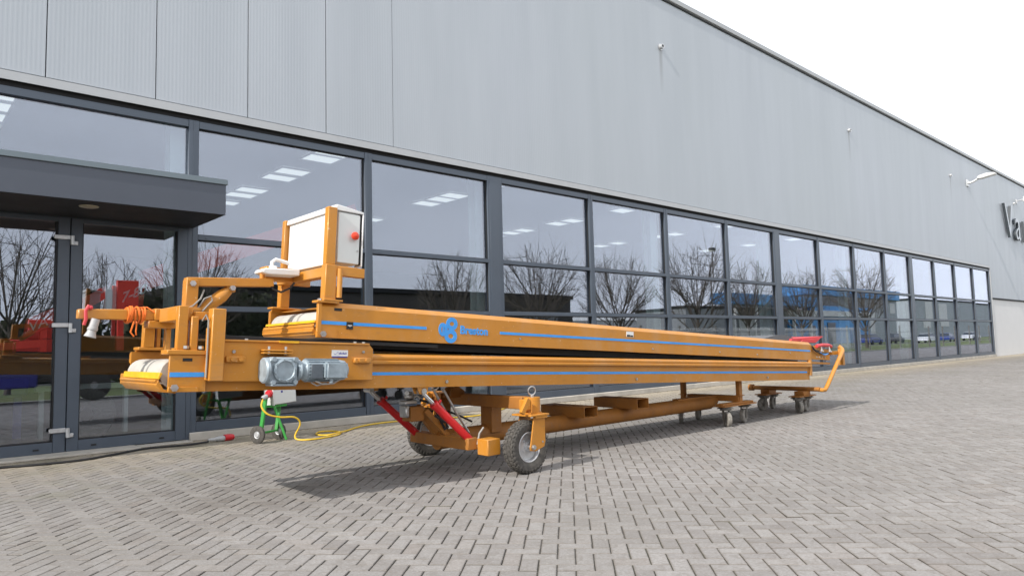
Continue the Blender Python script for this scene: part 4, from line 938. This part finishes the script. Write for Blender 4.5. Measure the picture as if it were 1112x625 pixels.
# ------------------------------------------------------------------ across the yard (seen mirrored in the glass)
def tree_mesh(seed, H=7.0, wide=.40):
    rnd = random.Random(seed); tk, tw = MB(), MB()
    C_, rx, rz = Vector((0, 0, H*.62)), H*wide, H*.40
    def surf(d, k): return C_ + Vector((d.x*rx, d.y*rx, d.z*rz))*k
    def br(mb, p, q, r, n, sides, bow):
        mid = p.lerp(q, .5) + Vector((0, 0, 1))*(q-p).length*-.06*bow + Vector((rnd.gauss(0, 1), rnd.gauss(0, 1), rnd.gauss(0, 1)))*(q-p).length*.045
        pts = [p*(1-t)*(1-t) + mid*2*t*(1-t) + q*t*t for t in [i/n for i in range(n+1)]]
        mb.tube([tuple(x) for x in pts], r, sides, False, [r*(1-.72*i/n) for i in range(n+1)]); return pts
    trunk = br(tk, Vector((0, 0, -.1)), Vector((rnd.uniform(-.1, .1), rnd.uniform(-.1, .1), H*.40)), .13, 6, 8, 0)
    for k in range(15):
        az = 2*PI*k*.618+rnd.uniform(-.2, .2); zz = -.35 + 1.33*((k+.5)/15)
        d1 = Vector((math.cos(az)*math.sqrt(max(0, 1-zz*zz)), math.sin(az)*math.sqrt(max(0, 1-zz*zz)), zz))
        l1 = br(tk, trunk[3+k % 4], surf(d1, rnd.uniform(.86, 1.0)), .050, 6, 5, 1)
        for a in range(9):
            t = .22+.74*a/9; i = int(t*6); p = l1[i].lerp(l1[min(i+1, 6)], t*6-i)
            d2 = (d1 + Vector((rnd.gauss(0, .34), rnd.gauss(0, .34), rnd.gauss(.08, .30)))).normalized()
            q = p.lerp(surf(d2, rnd.uniform(.88, 1.04)), rnd.uniform(.75, 1.0)); l2 = br(tw, p, q, .020*(1.15-.5*t), 4, 4, 1)
            for b in range(6):
                t2 = .2+.78*b/6; j = int(t2*4); p2 = l2[j].lerp(l2[min(j+1, 4)], t2*4-j)
                d3 = ((q-p).normalized() + Vector((rnd.gauss(0, .45), rnd.gauss(0, .45), rnd.gauss(.12, .35)))).normalized()
                br(tw, p2, p2 + d3*(.35+.5*rnd.random())*(q-p).length*.55, .0105, 2, 3, 1)
    return tk, tw
variants = []
tree_spots = [(3.3, 5.9, 'bare tree across the yard mirrored in the left glass door', 0), (8.4, 6.6, 'farther bare tree mirrored in the middle of the glass door', 1, -30), (11.2, 6.6, 'bare tree mirrored beside the hinge arm of the conveyor', 2, -24),
    (21.6, 6.0, 'bare tree mirrored right of the control cabinet', 1), (28.3, 7.1, 'wide bare tree mirrored right of the first wide mullion', 0), (35.7, 7.1, 'bare tree mirrored above the middle of the conveyor', 2),
    (43.6, 8.4, 'tall bare tree mirrored beside the tall mast', 0), (51.6, 7.6, 'bare tree mirrored just before the second wide mullion', 1), (61.6, 7.6, 'bare tree mirrored over the blue canopy roof', 2), (73.0, 9.0, 'large bare tree mirrored before the blue building', 0)]
for i, (x, H, lab, v, *yy) in enumerate(tree_spots):
    if len(variants) <= v or i < 3:
        pass
    key = v
    found = [q for q in variants if q[0] == key]
    if not found:
        tk, tw = tree_mesh(11+v*7, 7.0, (.40, .36, .38)[v]); r_ = thing('bare_tree', lab, 'tree', (0, 0, 0), 'bare trees on the verge across the yard')
        obj('trunk', tk, M['bark'], r_); obj('crown', tw, M['twig'], r_); variants.append((key, r_)); o = r_
    else:
        o = dup(found[0][1]); o['label'] = lab
    o.location = (x, yy[0] if yy else -18 - (i % 3)*.4, 0); o.rotation_euler = (0, 0, i*1.3); s = H/7.0; o.scale = (s, s, s)
# fence on the verge
t = thing('bar_fence', 'grey steel bar fence along the far side of the yard', 'fence', (60, -14.2, 0))
m_ = MB()
x = 12.0
while x < 62: m_.box((x, -14.21, .12), (x+.03, -14.19, 1.95), 0); x += .14
m_.box((12, -14.225, .3), (62, -14.211, .36), 0); m_.box((12, -14.225, 1.75), (62, -14.211, 1.81), 0); obj('bar_panel', m_, M['whitebld'], t)
m_ = MB(); x = 12.0
while x <= 140: m_.box((x-.05, -14.32, 0), (x+.05, -14.23, 2.1), .005); x += 4.0
obj('posts', m_, M['castormetal'], t)
m_ = MB(); m_.box((62, -14.21, .9), (140, -14.19, .95), 0); m_.box((62, -14.21, 1.5), (140, -14.19, 1.54), 0); obj('rail', m_, M['fence'], t)
t = thing('red_trailer_machine', 'red machine with a white guard by the yard kerb, mirrored in the doors', 'farm machine', (4, -12.1, 0))
m_ = MB(); m_.box((5.14, -12.15, 2.48), (5.70, -12.0, 3.36), .01); m_.box((5.2, -12.25, 1.7), (5.35, -12.16, 2.9)); obj('panel', m_, M['ired'], t)
m_ = MB(); m_.box((4.84, -12.15, 2.43), (5.02, -12.0, 3.10), .01); obj('guard', m_, M['white'], t)
m_ = MB(); m_.bar((2.9, -12.1, 1.55), (4.82, -12.1, 3.0), .18, .30); m_.box((5.03, -12.12, 1.7), (5.11, -12.02, 3.2)); obj('boom', m_, M['ired'], t)
m_ = MB(); m_.box((3.02, -12.08, 1.72), (3.55, -11.98, 2.22), .01); m_.box((1.2, -12.12, 1.75), (1.8, -12.0, 2.0), .01); m_.box((1.5, -12.2, 1.7), (1.6, -12.1, 2.3)); obj('side_plate', m_, M['ired'], t)
m_ = MB(); m_.box((.6, -12.35, 1.34), (5.7, -12.0, 1.70), .02); obj('frame', m_, M['ired'], t)
m_ = MB(); m_.box((.8, -12.37, .55), (5.5, -12.04, 1.33), .03); obj('body', m_, M['hall'], t)
m_ = MB(); m_.box((2.0, -12.03, .42), (3.25, -11.9, 1.0), .05); obj('tank', m_, M['iblue'], t)
for x in (1.4, 4.6):
    m_ = MB(); m_.lathe([(.1, -.1), (.34, -.1), (.42, -.07), (.42, .07), (.34, .1), (.1, .1)], (x, -12.0, .42), (0, 1, 0), 28, True); wv = obj('wheel', m_, M['rubber'], t)
    m_ = MB(); m_.lathe([(0, .03), (.06, .05), (.22, .02), (.24, .08)], (x, -12.0, .42), (0, 1, 0), 24); obj('rim', m_, M['rim'], wv)
# dark hall
t = thing('dark_hall', 'long low dark brown hall mirrored behind the conveyor front', 'building', (28, -34, 0))
m_ = MB(); m_.box((13.4, -44, 0), (46, -32.3, 5.0), 0); obj('wall', m_, M['hall'], t)
m_ = MB(); m_.box((13.2, -44.2, 5.01), (46.2, -32.1, 5.35), .02); obj('roof_edge', m_, M['dark'], t)
m_ = MB()
for x in (20, 30, 40): m_.box((x, -32.29, 0), (x+4, -32.2, 3.6), .02)
obj('roller_door', m_, M['greybld'], t)
# pale sheds far off
for x0, x1, y, h, lab in ((54, 86, -72, 4.6, 'pale low shed far off behind the bar fence'), (88, 128, -80, 5.4, 'longer pale shed behind the grey box building')):
    t = thing('pale_shed', lab, 'building', ((x0+x1)/2, y, 0))
    m_ = MB(); m_.box((x0, y-10, 0), (x1, y, h), 0); obj('wall', m_, M['paleh'], t)
    m_ = MB(); m_.prism_x([(y+.3, h+.01), (y-5, h+1.6), (y-10.3, h+.01)], x0-.3, x1+.3); obj('roof', m_, M['whitebld'], t)
    m_ = MB(); m_.box((x0+4, y+.01, 0), (x0+8, y+.08, 3.4), 0); m_.box((x1-9, y+.01, 0), (x1-5, y+.08, 3.4), 0); obj('door', m_, M['greyh'], t)
t = thing('grey_box_building', 'small grey flat roofed building mirrored beside the tall mast', 'building', (80, -44, 0))
m_ = MB(); m_.box((75, -48, 0), (84.5, -40, 5.2), 0); obj('wall', m_, M['greybld'], t); m_ = MB(); m_.box((74.8, -48.2, 5.21), (84.7, -39.8, 5.5), .02); obj('roof_edge', m_, M['dark'], t)
m_ = MB(); m_.box((76, -39.99, 1), (79, -39.94, 2.6), 0); m_.box((81, -39.99, 0), (82.2, -39.94, 2.4), 0); obj('window', m_, M['darkglass'], t)
t = thing('tall_mast', 'tall thin mast with a lamp head beside the bare tree', 'mast', (68.2, -32, 0))
m_ = MB(); m_.tube([(68.2, -32, 0), (68.2, -32, 11)], .09, 8, True, [.11, .06]); obj('pole', m_, M['castormetal'], t); m_ = MB(); m_.box((67.9, -32.3, 10.9), (68.5, -31.7, 11.3), .05); obj('lamp_head', m_, M['dark'], t)
# blue building
t = thing('blue_building', 'blue and white company building mirrored in the right windows', 'building', (130, -44, 0))
m_ = MB(); m_.box((112, -47, 0), (146, -42, 9.0), 0); obj('wall', m_, M['greybld'], t)
m_ = MB(); m_.box((111.7, -47.2, 8.2), (153, -41.7, 9.9), .03); obj('roof_band', m_, M['bluebld'], t)
m_ = MB(); m_.box((111.8, -41.98, 5.6), (136.5, -41.7, 6.4), .02); obj('blue_band', m_, M['bluebld'], t)
m_ = MB(); m_.box((104, -41.99, 4.6), (137, -41.3, 5.58), .02); m_.box((134.8, -41.98, 0), (137, -41.3, 4.6), .02); obj('white_band', m_, M['whitebld'], t)
m_ = MB(); m_.box((108, -48, 0), (134.7, -41.6, 4.58), 0); obj('blue_wall', m_, M['bluebld'], t)
m_ = MB()
for x in (114, 118, 122, 126): m_.box((x, -41.99, 6.6), (x+3, -41.93, 8.0), 0)
obj('window', m_, M['darkglass'], t)
m_ = MB(); m_.box((146.1, -46, 0), (152.8, -42.3, 8.19), 0); m_.box((137.1, -41.99, 0), (146, -41.9, 5.5), 0); obj('glass_wing', m_, M['greyh'], t)
m_ = MB()
for x in (138, 141.5, 145, 149): m_.box((x, -42.29, 5.6), (x+2.6, -42.2, 7.6), 0)
obj('wing_window', m_, M['whitebld'], t)
m_ = MB(); m_.box((112, -41.58, .4), (114.5, -41.5, 3.2), 0); m_.box((119, -41.58, .2), (122, -41.5, 3.6), 0); obj('blue_door', m_, M['darkglass'], t)
t = thing('canopy_building', 'low blue roofed canopy building left of the blue building', 'building', (98, -44, 0))
m_ = MB(); m_.box((85.5, -43, 6.0), (111.5, -39.5, 7.5), .03); obj('roof', m_, M['bluebld'], t)
m_ = MB(); m_.box((88, -46, 0), (110, -43.1, 5.99), 0); obj('wall', m_, M['greybld'], t)
m_ = MB()
for x in (86.5, 92, 98, 104, 109.5): m_.box((x-.2, -40.2, 0), (x+.2, -39.8, 5.99), .02)
obj('posts', m_, M['whitebld'], t)
m_ = MB(); m_.box((93, -43.09, 1), (97, -43.0, 4.5), 0); m_.box((99, -43.09, 1), (102, -43.0, 3), 0); obj('window', m_, M['whitebld'], t)
t = thing('grey_hall', 'long grey hall with two white doors mirrored at the far right', 'building', (235, -60, 0))
m_ = MB(); m_.box((200, -75, 0), (272, -55, 10.4), 0); obj('wall', m_, M['greyh'], t)
m_ = MB(); m_.box((209, -54.99, 3.2), (214.5, -54.9, 10.2), 0); m_.box((222, -54.99, 3.6), (229, -54.9, 9.8), 0); obj('white_panel', m_, M['whitebld'], t)
m_ = MB(); m_.box((199.7, -75.2, 10.41), (272.3, -54.8, 10.8), .02); obj('roof_edge', m_, M['dark'], t)
# hedge
def hedge(x0, x1, y, h, lab):
    rnd = random.Random(3); m = MB(); p = Vector
    for i in range(int((x1-x0)*520)):
        c = p((rnd.uniform(x0, x1), y+rnd.uniform(-.9, .9), rnd.uniform(0, 1)**.7*h*(1-.12*abs(rnd.gauss(0, 1)))))
        n = p((rnd.uniform(-1, 1), rnd.uniform(-1, 1), rnd.uniform(-.3, 1))).normalized(); u = n.orthogonal().normalized()*rnd.uniform(.08, .18); v = n.cross(u)
        m.bm.faces.new([m.bm.verts.new(c+a) for a in (u, v, -u, -v)])
    m.box((x0+.2, y-.55, 0), (x1-.2, y+.55, h*.88), .1)
    return tag(obj('hedge', m, M['hedge'], None, ((x0+x1)/2, y, 0)), lab, 'hedge')
hedge(8.2, 15, -25, 4.3, 'tall green brown hedge mirrored behind the nose hoop')
hedge(-9, 8, -26.5, 2.9, 'lower dark hedge mirrored in the left glass doors')
# parked cars
def car(x, y, paint, lab, rot):
    fr = Frame(x, y, 0, 0, rot); t = thing('parked_car', lab, 'car', (x, y, 0), 'cars parked beyond the verge')
    m = MB(fr); body = [(-2.1, .35), (-2.12, .75), (-2.0, .95), (-1.2, 1.0), (1.05, .98), (1.95, .82), (2.1, .6), (2.08, .32)]
    m.prism(body, -.86, .86, .05); obj('body', m, paint, t)
    m = MB(fr); lo_ = [(-1.75, .97), (1.15, .97)]; hi_ = [(-1.2, 1.42), (.35, 1.45)]
    V = [m._v(p) for p in ((-1.8, -.82, .97), (1.15, -.82, .97), (1.15, .82, .97), (-1.8, .82, .97), (-1.25, -.62, 1.42), (.4, -.62, 1.44), (.4, .62, 1.44), (-1.25, .62, 1.42))]
    for q in ((0,1,5,4), (1,2,6,5), (2,3,7,6), (3,0,4,7), (4,5,6,7)): m.bm.faces.new([V[i] for i in q])
    obj('windows', m, M['darkglass'], t)
    m = MB(fr); m.prism([(-1.3, 1.425), (-1.2, 1.46), (.35, 1.48), (.45, 1.445)], -.63, .63, .01); obj('roof', m, paint, t)
    for sx in (-1.3, 1.3):
        for sy in (-.8, .8):
            m = MB(fr); m.lathe([(0, -.1), (.2, -.1), (.32, -.08), (.32, .08), (.2, .1), (0, .1)], (sx, sy, .32), (0, 1, 0), 20); obj('wheel', m, M['tyrewall'], t)
    for sy in (-.65, .65):
        m = MB(fr); m.box((2.02, sy-.15, .62), (2.11, sy+.15, .74), .02); obj('headlight', m, M['rim'], t)
CW, CB, CG = plain('white_car_paint', (.75, .76, .77, 1), .25), plain('blue_car_paint', (.03, .06, .25, 1), .25), plain('dark_grey_car_paint', (.06, .06, .065, 1), .25)
car(120, -26.8, CW, 'white car parked in the middle of the far row', .05); car(131, -27.5, CB, 'dark blue car right of the white car', -.05); car(106, -26.8, CG, 'dark grey car left of the white car', 0); car(146, -28.5, CW, 'white car parked at the right end of the row', .1)
car(96, -26.6, CB, 'dark blue car at the left end of the row', 0)
# bollards and signs on the verge
